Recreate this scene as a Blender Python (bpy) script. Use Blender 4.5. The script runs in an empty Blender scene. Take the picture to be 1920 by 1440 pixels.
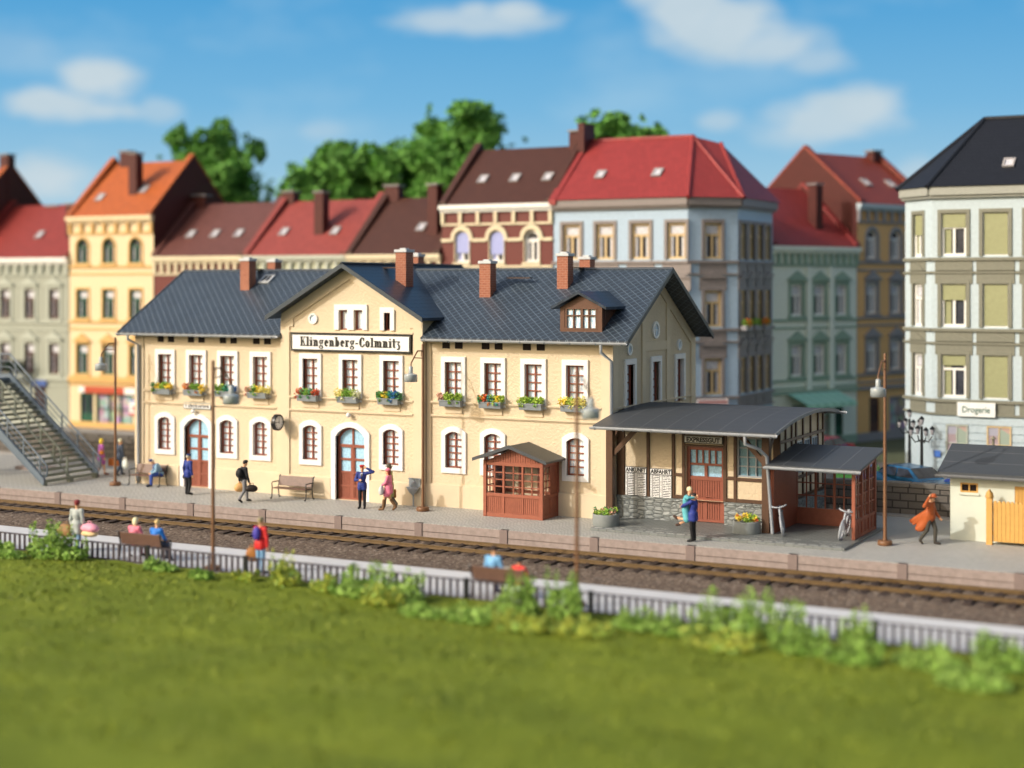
import bpy, bmesh, math, random
import numpy as np
from mathutils import Vector, Matrix
R=math.radians
rnd=random.Random(7)
sc=bpy.context.scene
col=sc.collection
# ---------------------------------------------------------------- camera
CAMP=(24.77,-55.10,9.2)
cd=bpy.data.cameras.new('camera'); cam=bpy.data.objects.new('camera',cd); col.objects.link(cam)
cam.location=CAMP; cam.rotation_euler=(R(90),0,R(27.9))
cd.sensor_width=36; cd.lens=54.62; cd.shift_y=-190/1920; cd.clip_start=.5; cd.clip_end=3000
cd.dof.use_dof=True; cd.dof.focus_distance=60.3; cd.dof.aperture_fstop=.097; cd.dof.aperture_blades=0
sc.camera=cam
# ---------------------------------------------------------------- light
SUNV=Vector((.72,1.0,-.66)).normalized()
w=bpy.data.worlds.new('World'); sc.world=w; w.use_nodes=True
nt=w.node_tree; nt.nodes.clear()
sky=nt.nodes.new('ShaderNodeTexSky'); sky.sky_type='NISHITA'; sky.sun_disc=False
sky.sun_elevation=math.asin(-SUNV.z); sky.sun_rotation=math.atan2(-SUNV.x,-SUNV.y)
sky.altitude=0; sky.air_density=1.3; sky.dust_density=7
bg=nt.nodes.new('ShaderNodeBackground'); bg.inputs[1].default_value=.15
ow=nt.nodes.new('ShaderNodeOutputWorld')
nt.links.new(sky.outputs[0],bg.inputs[0]); nt.links.new(bg.outputs[0],ow.inputs[0])
sd=bpy.data.lights.new('sun','SUN'); sd.energy=2.0; sd.angle=R(.6); sd.color=(1,.97,.93)
so=bpy.data.objects.new('sun',sd); col.objects.link(so); so.rotation_euler=SUNV.to_track_quat('-Z','Y').to_euler(); so.location=(0,-60,60)
vs=sc.view_settings; vs.view_transform='Standard'; vs.look='None'; vs.exposure=.20; vs.gamma=1
sc.cycles.max_bounces=6; sc.cycles.diffuse_bounces=3; sc.cycles.glossy_bounces=2; sc.cycles.transmission_bounces=4
sc.cycles.caustics_reflective=False; sc.cycles.caustics_refractive=False
try: sc.cycles.use_denoising=True
except Exception: pass
# ---------------------------------------------------------------- materials
class NT:
    def __init__(s,name):
        s.m=bpy.data.materials.new(name); s.m.use_nodes=True; s.t=s.m.node_tree
        s.b=[n for n in s.t.nodes if n.type=='BSDF_PRINCIPLED'][0]; s.o=None
    def n(s,ty,**k):
        x=s.t.nodes.new('ShaderNode'+ty)
        for a,b in k.items(): setattr(x,a,b)
        return x
    def l(s,a,b): s.t.links.new(a,b)
    def co(s):
        if not s.o: s.o=s.n('TexCoord').outputs['Object']
        return s.o
    def xyz(s):
        x=s.n('SeparateXYZ'); s.l(s.co(),x.inputs[0]); return x.outputs
    def f(s,op,a,b=0.0,c=None):
        x=s.n('Math',operation=op)
        for i,v in enumerate((a,b,c)):
            if v is None: continue
            if isinstance(v,(int,float)): x.inputs[i].default_value=v
            else: s.l(v,x.inputs[i])
        return x.outputs[0]
    def noise(s,sc_,det=3,rough=.55,vec=None):
        x=s.n('TexNoise'); x.inputs['Scale'].default_value=sc_; x.inputs['Detail'].default_value=det; x.inputs['Roughness'].default_value=rough
        s.l(vec or s.co(),x.inputs['Vector']); return x.outputs[0]
    def ramp(s,f,stops,interp='LINEAR'):
        x=s.n('ValToRGB'); x.color_ramp.interpolation=interp; e=x.color_ramp.elements
        while len(e)<len(stops): e.new(.5)
        for k,(p,c) in zip(e,stops): k.position=p; k.color=(c[0],c[1],c[2],1)
        s.l(f,x.inputs[0]); return x.outputs[0]
    def mix(s,f,a,b):
        x=s.n('Mix',data_type='RGBA')
        if isinstance(f,(int,float)): x.inputs[0].default_value=f
        else: s.l(f,x.inputs[0])
        for i,v in ((6,a),(7,b)):
            if isinstance(v,tuple): x.inputs[i].default_value=(v[0],v[1],v[2],1)
            else: s.l(v,x.inputs[i])
        return x.outputs[2]
    def base(s,c):
        if isinstance(c,tuple): s.b.inputs['Base Color'].default_value=(c[0],c[1],c[2],1)
        else: s.l(c,s.b.inputs['Base Color'])
    def bump(s,h,dist=.02,st=.6):
        x=s.n('Bump'); x.inputs['Distance'].default_value=dist; x.inputs['Strength'].default_value=st
        s.l(h,x.inputs['Height']); s.l(x.outputs[0],s.b.inputs['Normal'])
    def fin(s,rough=.5,spec=.4,metal=0):
        s.b.inputs['Roughness'].default_value=rough; s.b.inputs['Specular IOR Level'].default_value=spec; s.b.inputs['Metallic'].default_value=metal
        return s.m
def var(c,k): return tuple(min(1,max(0,v*k)) for v in c)
def plain(name,c,rough=.5,spec=.4,v=.12,ns=6,b=0,bs=30,metal=0):
    m=NT(name); m.base(m.ramp(m.noise(ns,4),[(.3,var(c,1-v)),(.7,var(c,1+v))]))
    if b: m.bump(m.noise(bs,3),b)
    return m.fin(rough,spec,metal)
M={}
WALLC=(.66,.545,.38)
def stucco(name,c,bs=9,d=.045):
    m=NT(name); m.base(m.mix(m.ramp(m.noise(1.1,5),[(.35,(0,0,0)),(.75,(1,1,1))]),var(c,.96),var(c,1.03)))
    m.bump(m.noise(bs,2,.5),d,.75); return m.fin(.6,.3)
M['stucco']=stucco('cream_stucco',WALLC)
M['render']=plain('smooth_cream_render',(.67,.555,.39),.5,.35,.03,2,.004,40)
M['white']=plain('white_trim',(.80,.80,.79),.35,.45,.02,5)
M['brown']=plain('red_brown_wood',(.26,.078,.048),.4,.45,.1,8,.004,30)
M['kiosk']=plain('kiosk_wood',(.30,.095,.055),.45,.4,.1,6,.006,30)
M['dkbrown']=plain('dark_timber',(.085,.042,.022),.45,.4,.12,8,.004,40)
M['lampbrown']=plain('brown_lamp_paint',(.17,.08,.035),.4,.45,.1,8)
M['grey']=plain('gutter_grey',(.34,.37,.40),.3,.5,.05,6)
M['bluegrey']=plain('stair_steel',(.13,.17,.21),.35,.5,.08,6)
M['treadc']=plain('stair_tread',(.20,.22,.175),.5,.4,.1,6)
M['lampgrey']=plain('lamp_shade_grey',(.33,.37,.38),.25,.6,.05,6)
M['black']=plain('black_metal',(.012,.013,.014),.35,.5,.1,6)
M['benchwood']=plain('bench_wood',(.15,.085,.06),.45,.4,.15,8,.006,30)
M['capgrey']=plain('chimney_cap',(.55,.57,.58),.5,.3,.05)
M['boxgrey']=plain('box_grey',(.24,.27,.29),.45,.4,.08)
M['planter']=plain('planter_grey',(.22,.24,.235),.55,.35,.06,5,.004,30)
def pane(name,a=(.42,.66,.84),b=(.86,.90,.93),ws=7,dark=None,axis=0):
    m=NT(name); X=m.xyz(); u=m.f('ADD',X[0],m.f('MULTIPLY',X[1],1.0))
    s=m.f('SINE',m.f('MULTIPLY',m.f('ADD',u,m.f('MULTIPLY',m.noise(2.5),.35)),ws*6.283))
    s=m.f('ADD',m.f('MULTIPLY',s,.35),m.noise(9,4))
    m.base(m.ramp(s,[(.25,a),(.62,b)])); return m.fin(.12,.7)
M['pane']=pane('curtained_pane')
M['panew']=pane('white_curtained_pane',(.58,.74,.88),(.93,.95,.96),5)
def frost(name,c):
    m=NT(name); m.base(m.ramp(m.noise(14,5,.7),[(.35,var(c,.8)),(.65,var(c,1.25))])); return m.fin(.15,.7)
M['frost']=frost('frosted_pane',(.36,.60,.78))
M['frostdk']=frost('frosted_dark_pane',(.16,.30,.38))
M['holepane']=plain('dark_glass',(.012,.006,.006),.6,.2)
# slate roof with a light diamond lattice
def slate(name,axis,c=(.026,.038,.054),lc=(.21,.26,.31),p=.36,wd=.075):
    m=NT(name); X=m.xyz(); u,v=(X[0],X[1]) if axis=='y' else (X[1],X[0])
    v=m.f('MULTIPLY',v,1.165)
    a=m.f('FRACT',m.f('DIVIDE',m.f('ADD',u,v),p)); b=m.f('FRACT',m.f('DIVIDE',m.f('SUBTRACT',u,v),p))
    ln=m.f('MAXIMUM',m.f('LESS_THAN',a,wd),m.f('LESS_THAN',b,wd))
    wear=m.f('MULTIPLY',ln,m.f('ADD',.25,m.noise(.9,4)))
    base=m.ramp(m.noise(1.6,5),[(.3,var(c,.85)),(.75,var(c,1.25))])
    m.base(m.mix(wear,base,lc))
    h=m.f('ADD',m.f('MINIMUM',a,b),m.f('MULTIPLY',m.noise(30),.1)); m.bump(h,.012,.4)
    return m.fin(.36,.5)
M['slate']=slate('blue_slate_diamond','y')
def tiles(name,axis,c,p=.3,q=.24,rough=.45,d=.05):
    m=NT(name); X=m.xyz(); u,v=(X[0],X[1]) if axis=='y' else (X[1],X[0])
    cb=m.n('CombineXYZ'); m.l(u,cb.inputs[0]); m.l(m.f('MULTIPLY',v,1.2),cb.inputs[1])
    bt=m.n('TexBrick'); m.l(cb.outputs[0],bt.inputs['Vector']); bt.offset=.5
    bt.inputs['Color1'].default_value=(*var(c,.9),1); bt.inputs['Color2'].default_value=(*var(c,1.12),1); bt.inputs['Mortar'].default_value=(*var(c,.55),1)
    bt.inputs['Scale'].default_value=1; bt.inputs['Brick Width'].default_value=p; bt.inputs['Row Height'].default_value=q; bt.inputs['Mortar Size'].default_value=.012; bt.inputs['Bias'].default_value=0
    m.base(m.mix(m.f('MULTIPLY',m.noise(.8,4),.35),bt.outputs[0],var(c,.8))); 
    saw=m.f('FRACT',m.f('DIVIDE',m.f('MULTIPLY',v,1.2),q)); m.bump(m.f('SUBTRACT',saw,m.f('MULTIPLY',bt.outputs['Fac'],.6)),d,.7)
    return m.fin(rough,.4)
M['fishslate']=tiles('dark_fish_scale_slate','x',(.020,.036,.060),.24,.3,.38,.08)
def brick(name,c1,c2,mo,bw=.26,rh=.085,ms=.012,sc_=1,d=.02,rough=.6,nz=.15):
    m=NT(name); X=m.xyz(); cb=m.n('CombineXYZ'); m.l(m.f('ADD',X[0],X[1]),cb.inputs[0]); m.l(X[2],cb.inputs[1])
    bt=m.n('TexBrick'); m.l(cb.outputs[0],bt.inputs['Vector'])
    for k,v in (('Color1',c1),('Color2',c2),('Mortar',mo)): bt.inputs[k].default_value=(*v,1)
    for k,v in (('Scale',sc_),('Brick Width',bw),('Row Height',rh),('Mortar Size',ms)): bt.inputs[k].default_value=v
    m.base(m.mix(m.f('MULTIPLY',m.noise(5,4),nz*2),bt.outputs[0],var(c1,.7)))
    m.bump(m.f('ADD',m.f('MULTIPLY',bt.outputs['Fac'],-1.0),m.f('MULTIPLY',m.noise(12,4),.5)),d,.8); return m.fin(rough,.35)
M['brick']=brick('orange_brick',(.38,.13,.07),(.31,.10,.055),(.42,.20,.13),.24,.10,.014,1,.02)
def rubble():
    m=NT('grey_rubble_stone'); X=m.xyz(); cb=m.n('CombineXYZ'); m.l(m.f('MULTIPLY',m.f('ADD',X[0],X[1]),3.0),cb.inputs[0]); m.l(m.f('MULTIPLY',X[2],6.4),cb.inputs[1])
    v=m.n('TexVoronoi',feature='DISTANCE_TO_EDGE'); v.inputs['Scale'].default_value=1; v.inputs['Randomness'].default_value=.6; m.l(cb.outputs[0],v.inputs['Vector'])
    m.base(m.ramp(v.outputs['Distance'],[(.0,(.10,.11,.11)),(.08,(.21,.23,.225)),(.3,(.25,.27,.265))])); m.bump(m.f('MINIMUM',v.outputs['Distance'],.3),.12,.9); return m.fin(.45,.4)
M['stone']=rubble()
M['wallstone']=brick('brown_grey_block_stone',(.115,.10,.085),(.165,.145,.125),(.045,.04,.035),.62,.30,.03,1,.07,.7)
def felt(name,c=(.055,.062,.07)):
    m=NT(name); n=m.noise(60,3,.8); m.base(m.ramp(n,[(.3,var(c,.8)),(.62,var(c,1.15)),(.72,var(c,2.2))])); m.bump(n,.01,.4); return m.fin(.5,.4)
M['felt']=felt('roofing_felt'); M['seam']=plain('felt_seam',(.17,.18,.19),.5)
def paving():
    m=NT('herringbone_paving'); X=m.xyz()
    c=(.47,.47,.44)
    # small setts laid in zigzag courses
    zig=m.f('MULTIPLY',m.f('ABSOLUTE',m.f('SUBTRACT',m.f('FRACT',m.f('DIVIDE',X[0],.9)),.5)),.5)
    cb=m.n('CombineXYZ'); m.l(X[0],cb.inputs[0]); m.l(m.f('ADD',X[1],zig),cb.inputs[1])
    bt=m.n('TexBrick'); m.l(cb.outputs[0],bt.inputs['Vector'])
    bt.inputs['Color1'].default_value=(*var(c,.86),1); bt.inputs['Color2'].default_value=(*var(c,1.1),1); bt.inputs['Mortar'].default_value=(*var(c,.55),1)
    for k,v in (('Scale',1),('Brick Width',.18),('Row Height',.14),('Mortar Size',.022)): bt.inputs[k].default_value=v
    m.base(m.mix(m.f('MULTIPLY',m.noise(.5,5),.45),bt.outputs[0],var(c,1.12)))
    m.bump(m.f('ADD',m.f('MULTIPLY',bt.outputs['Fac'],-1.0),m.noise(20)),.03,.7); return m.fin(.6,.35)
M['paving']=paving()
def ptiles():
    m=NT('plinth_tiles'); X=m.xyz(); c=(.175,.19,.185)
    cb=m.n('CombineXYZ'); m.l(X[0],cb.inputs[0]); m.l(X[1],cb.inputs[1])
    bt=m.n('TexBrick'); m.l(cb.outputs[0],bt.inputs['Vector'])
    bt.inputs['Color1'].default_value=(*var(c,.9),1); bt.inputs['Color2'].default_value=(*var(c,1.1),1); bt.inputs['Mortar'].default_value=(*var(c,.55),1)
    for k,v in (('Scale',1),('Brick Width',.34),('Row Height',.2),('Mortar Size',.015)): bt.inputs[k].default_value=v
    m.base(bt.outputs[0]); m.bump(m.f('MULTIPLY',bt.outputs['Fac'],-1.0),.02,.7); return m.fin(.45,.4)
M['ptiles']=ptiles()
M['edge']=plain('pinkish_concrete',(.30,.245,.225),.6,.3,.16,5,.02,9)
M['edgepost']=plain('pinkish_concrete_post',(.22,.17,.155),.6,.3,.08,5)
M['rail']=plain('brown_rail_steel',(.155,.10,.045),.4,.5,.15,5,0,30,.2)
M['sleeper']=plain('dark_sleeper_wood',(.045,.03,.024),.6,.3,.3,6,.01,20)
def ballast():
    m=NT('ballast'); v=m.n('TexVoronoi'); v.inputs['Scale'].default_value=11; m.l(m.co(),v.inputs['Vector'])
    r=m.n('SeparateColor'); m.l(v.outputs['Color'],r.inputs[0])
    m.base(m.ramp(r.outputs[0],[(.0,(.095,.070,.054)),(.6,(.135,.102,.080)),(.95,(.18,.145,.115)),(1,(.26,.22,.18))]))
    m.bump(m.f('MULTIPLY',v.outputs['Distance'],-1.0),.03,.6); return m.fin(.85,.2)
M['ballast']=ballast()
def asphalt():
    m=NT('asphalt'); m.base(m.mix(m.noise(.35,5),(.085,.082,.078),(.14,.135,.13))); m.bump(m.noise(40),.01); return m.fin(.8,.3)
M['asphalt']=asphalt()
M['pave2']=plain('pale_platform_concrete',(.62,.63,.64),.6,.3,.05,1.2,.01,20)
M['kerb']=plain('pavement_slabs',(.25,.245,.235),.7,.3,.1,2)
def grassm():
    m=NT('meadow_green'); n=m.noise(.28,5,.55); n2=m.noise(3,5,.6)
    s=m.f('ADD',m.f('MULTIPLY',n,.6),m.f('MULTIPLY',n2,.4))
    m.base(m.ramp(s,[(.3,(.11,.15,.016)),(.5,(.15,.195,.020)),(.68,(.20,.24,.026)),(.8,(.235,.25,.035))]))
    m.bump(m.noise(12,5,.7),.03,.5); return m.fin(.9,.15)
M['grass']=grassm()
def leafm(name,c,v=.45,ns=1.2):
    m=NT(name); s=m.f('ADD',m.f('MULTIPLY',m.noise(ns,3),.6),m.f('MULTIPLY',m.noise(ns*9,2),.4))
    m.base(m.ramp(s,[(.35,var(c,1-v)),(.65,var(c,1+v))]))
    m.b.inputs['Subsurface Weight'].default_value=0
    return m.fin(.6,.25)
M['leaf']=leafm('tree_leaf_green',(.11,.27,.05)); M['leaf2']=leafm('tree_leaf_light',(.18,.40,.08))
M['bushg']=leafm('bush_bright_green',(.30,.46,.10)); M['bushy']=leafm('bush_yellow_green',(.42,.46,.07)); M['bushd']=leafm('bush_mid_green',(.22,.38,.07))
M['bark']=plain('bark',(.06,.045,.03),.9,.2,.3,6,.02,20)
M['skin']=plain('painted_skin',(.72,.40,.23),.5,.35,.03)
M['whitewash']=plain('cream_white_wall',(.62,.66,.57),.6,.3,.03,2,.004,40)
M['ochre']=plain('ochre_wood',(.58,.33,.09),.5,.35,.06,6,.004,20)
def P(name,c,rough=.45,spec=.4):
    if name not in M: M[name]=plain(name,c,rough,spec,.07,7)
    return M[name]
# ---------------------------------------------------------------- mesh helpers
class MB:
    def __init__(s): s.v=[]; s.f=[]; s.mi=[]; s.sm=[]
    def add(s,vs,fs,mi=0,sm=False):
        o=len(s.v); s.v+= [tuple(v) for v in vs]; s.f+=[tuple(i+o for i in f) for f in fs]; s.mi+=[mi]*len(fs); s.sm+=[sm]*len(fs); return s
    def box(s,x0,x1,y0,y1,z0,z1,mi=0):
        v=[(x,y,z) for z in (z0,z1) for y in (y0,y1) for x in (x0,x1)]
        return s.add(v,[(0,2,3,1),(4,5,7,6),(0,1,5,4),(2,6,7,3),(0,4,6,2),(1,3,7,5)],mi)
    def quad(s,a,b,c,d,mi=0): return s.add([a,b,c,d],[(0,1,2,3)],mi)
    def prism(s,pts,vec,mi=0):
        n=len(pts); vec=Vector(vec); a=[Vector(p) for p in pts]; b=[p+vec for p in a]
        return s.add(a+b,[tuple(range(n))[::-1],tuple(range(n,2*n))]+[(i,(i+1)%n,n+(i+1)%n,n+i) for i in range(n)],mi)
    def tube(s,path,r,n=8,mi=0,cap=True,r2=None):
        P_=[Vector(p) for p in path]; k=len(P_); vs=[]; up=None
        for i,p in enumerate(P_):
            d=((P_[min(i+1,k-1)]-P_[max(i-1,0)])).normalized()
            if up is None: up=Vector((0,0,1)) if abs(d.z)<.9 else Vector((1,0,0))
            a=d.cross(up).normalized(); b=a.cross(d).normalized(); up=b
            rr=r if r2 is None else r+(r2-r)*i/(k-1)
            for j in range(n):
                t=2*math.pi*j/n; vs.append(p+a*(rr*math.cos(t))+b*(rr*math.sin(t)))
        fs=[(i*n+j,i*n+(j+1)%n,(i+1)*n+(j+1)%n,(i+1)*n+j) for i in range(k-1) for j in range(n)]
        s.add(vs,fs,mi,n>5)
        if cap: s.add(vs[:n],[tuple(range(n))[::-1]],mi); s.add(vs[-n:],[tuple(range(n))],mi)
        return s
    def lathe(s,prof,c=(0,0,0),n=16,mi=0,sx=1,sy=1,axis='z'):
        vs=[]; k=len(prof)
        for r,z in prof:
            for j in range(n):
                t=2*math.pi*j/n; q=(r*math.cos(t)*sx,r*math.sin(t)*sy,z)
                if axis=='y': q=(q[0],-q[2],q[1])
                vs.append((c[0]+q[0],c[1]+q[1],c[2]+q[2]))
        fs=[(i*n+j,i*n+(j+1)%n,(i+1)*n+(j+1)%n,(i+1)*n+j) for i in range(k-1) for j in range(n)]
        s.add(vs,fs,mi,True)
        if prof[0][0]>1e-4: s.add(vs[:n],[tuple(range(n))[::-1]],mi)
        if prof[-1][0]>1e-4: s.add(vs[-n:],[tuple(range(n))],mi)
        return s
    def ball(s,c,r,n=10,mi=0,sx=1,sy=1,sz=1):
        m=max(5,n//2+1); return s.lathe([(max(1e-5,r*math.sin(math.pi*i/m)),-r*sz*math.cos(math.pi*i/m)) for i in range(m+1)],c,n,mi,sx,sy)
    def xf(s,mat):
        s.v=[tuple(mat@Vector(v)) for v in s.v]; return s
    def build(s,name,mats,parent=None,bevel=0,fix=True):
        me=bpy.data.meshes.new(name); me.from_pydata(s.v,[],s.f)
        for m in (mats if isinstance(mats,(list,tuple)) else [mats]): me.materials.append(m if not isinstance(m,str) else M[m])
        me.polygons.foreach_set('material_index',s.mi); me.polygons.foreach_set('use_smooth',s.sm)
        me.update()
        if fix and len(s.f)<20000:
            bm=bmesh.new(); bm.from_mesh(me); bmesh.ops.recalc_face_normals(bm,faces=bm.faces)
            if bevel: bmesh.ops.bevel(bm,geom=[e for e in bm.edges if len(e.link_faces)==2 and e.calc_face_angle(0)>.6],offset=bevel,segments=1,affect='EDGES')
            bm.to_mesh(me); bm.free()
        o=bpy.data.objects.new(name,me); col.objects.link(o)
        if parent: o.parent=parent
        return o
def _pieces(s,name,mats,parent=None,bevel=0):
    par=list(range(len(s.v)))
    def fd(a):
        while par[a]!=a: par[a]=par[par[a]]; a=par[a]
        return a
    for f in s.f:
        for i in f[1:]: par[fd(i)]=fd(f[0])
    grp={}
    for k,f in enumerate(s.f): grp.setdefault(fd(f[0]),[]).append(k)
    out=[]
    for ks in grp.values():
        m=MB(); mp={}
        for k in ks:
            f=[]
            for i in s.f[k]:
                if i not in mp: mp[i]=len(m.v); m.v.append(s.v[i])
                f.append(mp[i])
            m.f.append(tuple(f)); m.mi.append(s.mi[k]); m.sm.append(s.sm[k])
        out.append(m.build(name,mats,parent,bevel))
    return out
MB.pieces=_pieces
def tag(o,label=None,cat=None,group=None,kind=None):
    for k,v in (('label',label),('category',cat),('group',group),('kind',kind)):
        if v: o[k]=v
    return o
def thing(name,label,cat,loc=(0,0,0),rz=0,group=None):
    o=bpy.data.objects.new(name,None); col.objects.link(o); o.location=loc; o.rotation_euler=(0,0,rz); o.empty_display_size=.3
    return tag(o,label,cat,group)
def kids(o): return [c for c in ALLO() if c.parent==o]
def ALLO(): return list(bpy.data.objects)
def mkcopy(o,loc=None,rz=None,parent=None,label=None,group=None,tree=None):
    tree=tree or {}
    c=o.copy(); col.objects.link(c)
    if parent: c.parent=parent
    if loc is not None: c.location=loc
    if rz is not None: c.rotation_euler=(0,0,rz)
    if label: c['label']=label
    if group: c['group']=group
    for ch in o.children: mkcopy(ch,parent=c)
    return c
def clip(poly,axis,val,keep):   # convex clip in 2D
    out=[]; n=len(poly)
    for i in range(n):
        a,b=poly[i],poly[(i+1)%n]; ia=(a[axis]-val)*keep>=-1e-9; ib=(b[axis]-val)*keep>=-1e-9
        if ia: out.append(a)
        if ia!=ib:
            t=(val-a[axis])/(b[axis]-a[axis]); out.append((a[0]+t*(b[0]-a[0]),a[1]+t*(b[1]-a[1])))
    return out
def arcpts(u0,u1,z0,z1,rise,n=9):
    c=(u0+u1)/2; hw=(u1-u0)/2; pts=[(u0,z0)]
    if rise<=0: 
        for i in range(n): pts.append((u0+(u1-u0)*i/(n-1),z1))
    else:
        rr=(hw*hw+rise*rise)/(2*rise); a=math.asin(min(1,hw/rr)) if rise<=hw else math.pi/2
        for i in range(n):
            t=-a+2*a*i/(n-1); pts.append((c+rr*math.sin(t),z1-rr+rr*math.cos(t)))
    return pts+[(u1,z0)]
def wall(mb,poly,holes,mp,depth=.25,mi=0):
    """convex outline, holes (u0,u1,z0,z1[,rise]); mp(u,z,d) -> xyz, d inwards"""
    us=sorted({round(h[i],5) for h in holes for i in (0,1)}); zs=sorted({round(h[i],5) for h in holes for i in (2,3)})
    U=[-1e4]+us+[1e4]; Z=[-1e4]+zs+[1e4]
    for i in range(len(U)-1):
        for j in range(len(Z)-1):
            cu,cz=(U[i]+U[i+1])/2,(Z[j]+Z[j+1])/2
            if any(h[0]<cu<h[1] and h[2]<cz<h[3] for h in holes): continue
            p=poly
            for ax,vv,kp in ((0,U[i],1),(0,U[i+1],-1),(1,Z[j],1),(1,Z[j+1],-1)):
                if abs(vv)>9e3: continue
                p=clip(p,ax,vv,kp)
                if len(p)<3: break
            if len(p)>=3: mb.add([mp(a,b,0) for a,b in p],[tuple(range(len(p)))],mi)
    for h in holes:
        rise=h[4] if len(h)>4 else 0
        pts=arcpts(h[0],h[1],h[2],h[3],rise)
        if rise>0:
            for a,b in zip(pts[1:-2],pts[2:-1]):
                mb.quad(mp(a[0],a[1],0),mp(b[0],b[1],0),mp(b[0],h[3],0),mp(a[0],h[3],0),mi)
        loop=pts+[pts[0]]
        for a,b in zip(loop[:-1],loop[1:]):
            mb.quad(mp(a[0],a[1],0),mp(b[0],b[1],0),mp(b[0],b[1],depth),mp(a[0],a[1],depth),mi)
    return mb
def ring(mb,outer,inner,mp,proud,back,closed,mi=0,bev=.02):
    n=len(outer); co=[sum(p[0] for p in outer)/n,sum(p[1] for p in outer)/n]
    sh=[(p[0]+(co[0]-p[0])*bev/max(.3,abs(co[0]-p[0]),abs(co[1]-p[1])),p[1]+(co[1]-p[1])*bev/max(.3,abs(co[0]-p[0]),abs(co[1]-p[1]))) for p in outer]
    rng=range(n if closed else n-1)
    for i in rng:
        j=(i+1)%n
        mb.quad(mp(*sh[i],-proud),mp(*sh[j],-proud),mp(*inner[j],-proud),mp(*inner[i],-proud),mi)
        mb.quad(mp(*outer[i],-proud+bev*.7),mp(*outer[j],-proud+bev*.7),mp(*sh[j],-proud),mp(*sh[i],-proud),mi)
        mb.quad(mp(*outer[i],0.0),mp(*outer[j],0.0),mp(*outer[j],-proud+bev*.7),mp(*outer[i],-proud+bev*.7),mi)
        mb.quad(mp(*inner[i],-proud),mp(*inner[j],-proud),mp(*inner[j],back),mp(*inner[i],back),mi)
    if not closed:
        for i in (0,n-1): mb.quad(mp(*outer[i],0),mp(*outer[i],-proud),mp(*inner[i],-proud),mp(*inner[i],0),mi)
    return mb
def front(y=0.0,x=0.0,z=0.0): return lambda u,v,d: (x+u,y+d,z+v)
def fill(mb,pts,mp,d,mi=0):
    """flat sheet inside an arch outline, as vertical strips"""
    u0,z0=pts[0]; 
    for a,b in zip(pts[1:-2],pts[2:-1]):
        if b[0]-a[0]>1e-6: mb.quad(mp(a[0],z0,d),mp(b[0],z0,d),mp(b[0],b[1],d),mp(a[0],a[1],d),mi)
    return mb
def bar(mb,mp,u0,u1,z0,z1,d0,d1,mi=0):
    c=[mp(u,z,d) for z in (z0,z1) for d in (d0,d1) for u in (u0,u1)]
    return mb.add(c,[(0,2,3,1),(4,5,7,6),(0,1,5,4),(2,6,7,3),(0,4,6,2),(1,3,7,5)],mi)
def ztop(pts,u):
    for a,b in zip(pts[1:-2],pts[2:-1]):
        if a[0]-1e-6<=u<=b[0]+1e-6 and b[0]>a[0]: return a[1]+(b[1]-a[1])*(u-a[0])/(b[0]-a[0])
    return pts[len(pts)//2][1]
def framemesh(w,h,rise,cols,rows,fr=.07,mu=.045,d0=.1,d1=.17,split=None):
    """window frame + glazing bars in local coords: u centred, z from 0"""
    mb=MB(); mp=front(); o=arcpts(-w/2,w/2,0,h,rise); i_=arcpts(-w/2+fr,w/2-fr,fr,h-fr,max(0,rise*.9))
    n=len(o)
    for k in range(n):
        j=(k+1)%n
        mb.quad(mp(*o[k],d0),mp(*o[j],d0),mp(*i_[j],d0),mp(*i_[k],d0)); mb.quad(mp(*i_[k],d0),mp(*i_[j],d0),mp(*i_[j],d1),mp(*i_[k],d1))
    iw=w-2*fr
    for c in range(1,cols):
        u=-w/2+fr+iw*c/cols; bar(mb,mp,u-mu/2,u+mu/2,fr,ztop(i_,u),d0+.01,d1)
    zs=split or [fr+(h-2*fr)*r/rows for r in range(1,rows)]
    for z in zs: bar(mb,mp,-w/2+fr,w/2-fr,z-mu/2,z+mu/2,d0+.018,d1-.002)
    return mb
def blank(o,pts_h): pass
# ================================================================= SETTING
def structure(o): return tag(o,kind='structure')
g=MB(); g.add([(-500,-300,-.7),(500,-300,-.7),(500,-3.9,-.7),(-500,-3.9,-.7),(500,-3.9,-.01),(-500,-3.9,-.01),(500,900,-.01),(-500,900,-.01)],[(0,1,2,3),(3,2,4,5),(5,4,6,7)])
structure(g.build('ground',plain('bare_ground',(.10,.11,.06),.9,.2,.2,.2)))
structure(MB().box(-75,55,-4.12,6.3,-.55,0).build('platform','paving'))
structure(MB().box(-90,70,6.75,16.6,-.2,.0).box(-2.0,6.0,16.6,24,-.2,.0).build('street','asphalt'))
k=MB().box(-90,-2.0,16.6,18.6,-.2,.13).box(6.0,70,16.6,19.0,-.2,.13); structure(k.build('pavement','kerb'))
structure(MB().box(-80,60,-16.28,-12.1,-.55,0).build('front_platform','pave2'))
# ballast bed
nx,ny=900,90; xs=np.linspace(-62,42,nx); ys=np.linspace(-12.1,-4.12,ny)
rs=np.random.RandomState(3)
Z=np.zeros((ny,nx)); prof=np.interp(ys,[-12.1,-9.0,-8.2,-7.7,-4.8,-4.3,-4.12],[-.60,-.62,-.57,-.47,-.47,-.56,-.58])
Z+=prof[:,None]+rs.uniform(-.022,.022,(ny,nx))+.03*np.sin(xs*.9)[None,:]*np.cos(ys*1.3)[:,None]
V=[(xs[i],ys[j],Z[j,i]) for j in range(ny) for i in range(nx)]
F=[(j*nx+i,j*nx+i+1,(j+1)*nx+i+1,(j+1)*nx+i) for j in range(ny-1) for i in range(nx-1)]
bm_=MB(); bm_.add(V,F); tag(bm_.build('ballast','ballast',fix=False),kind='stuff',label='dark brown gravel ballast under and beside the track')
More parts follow.
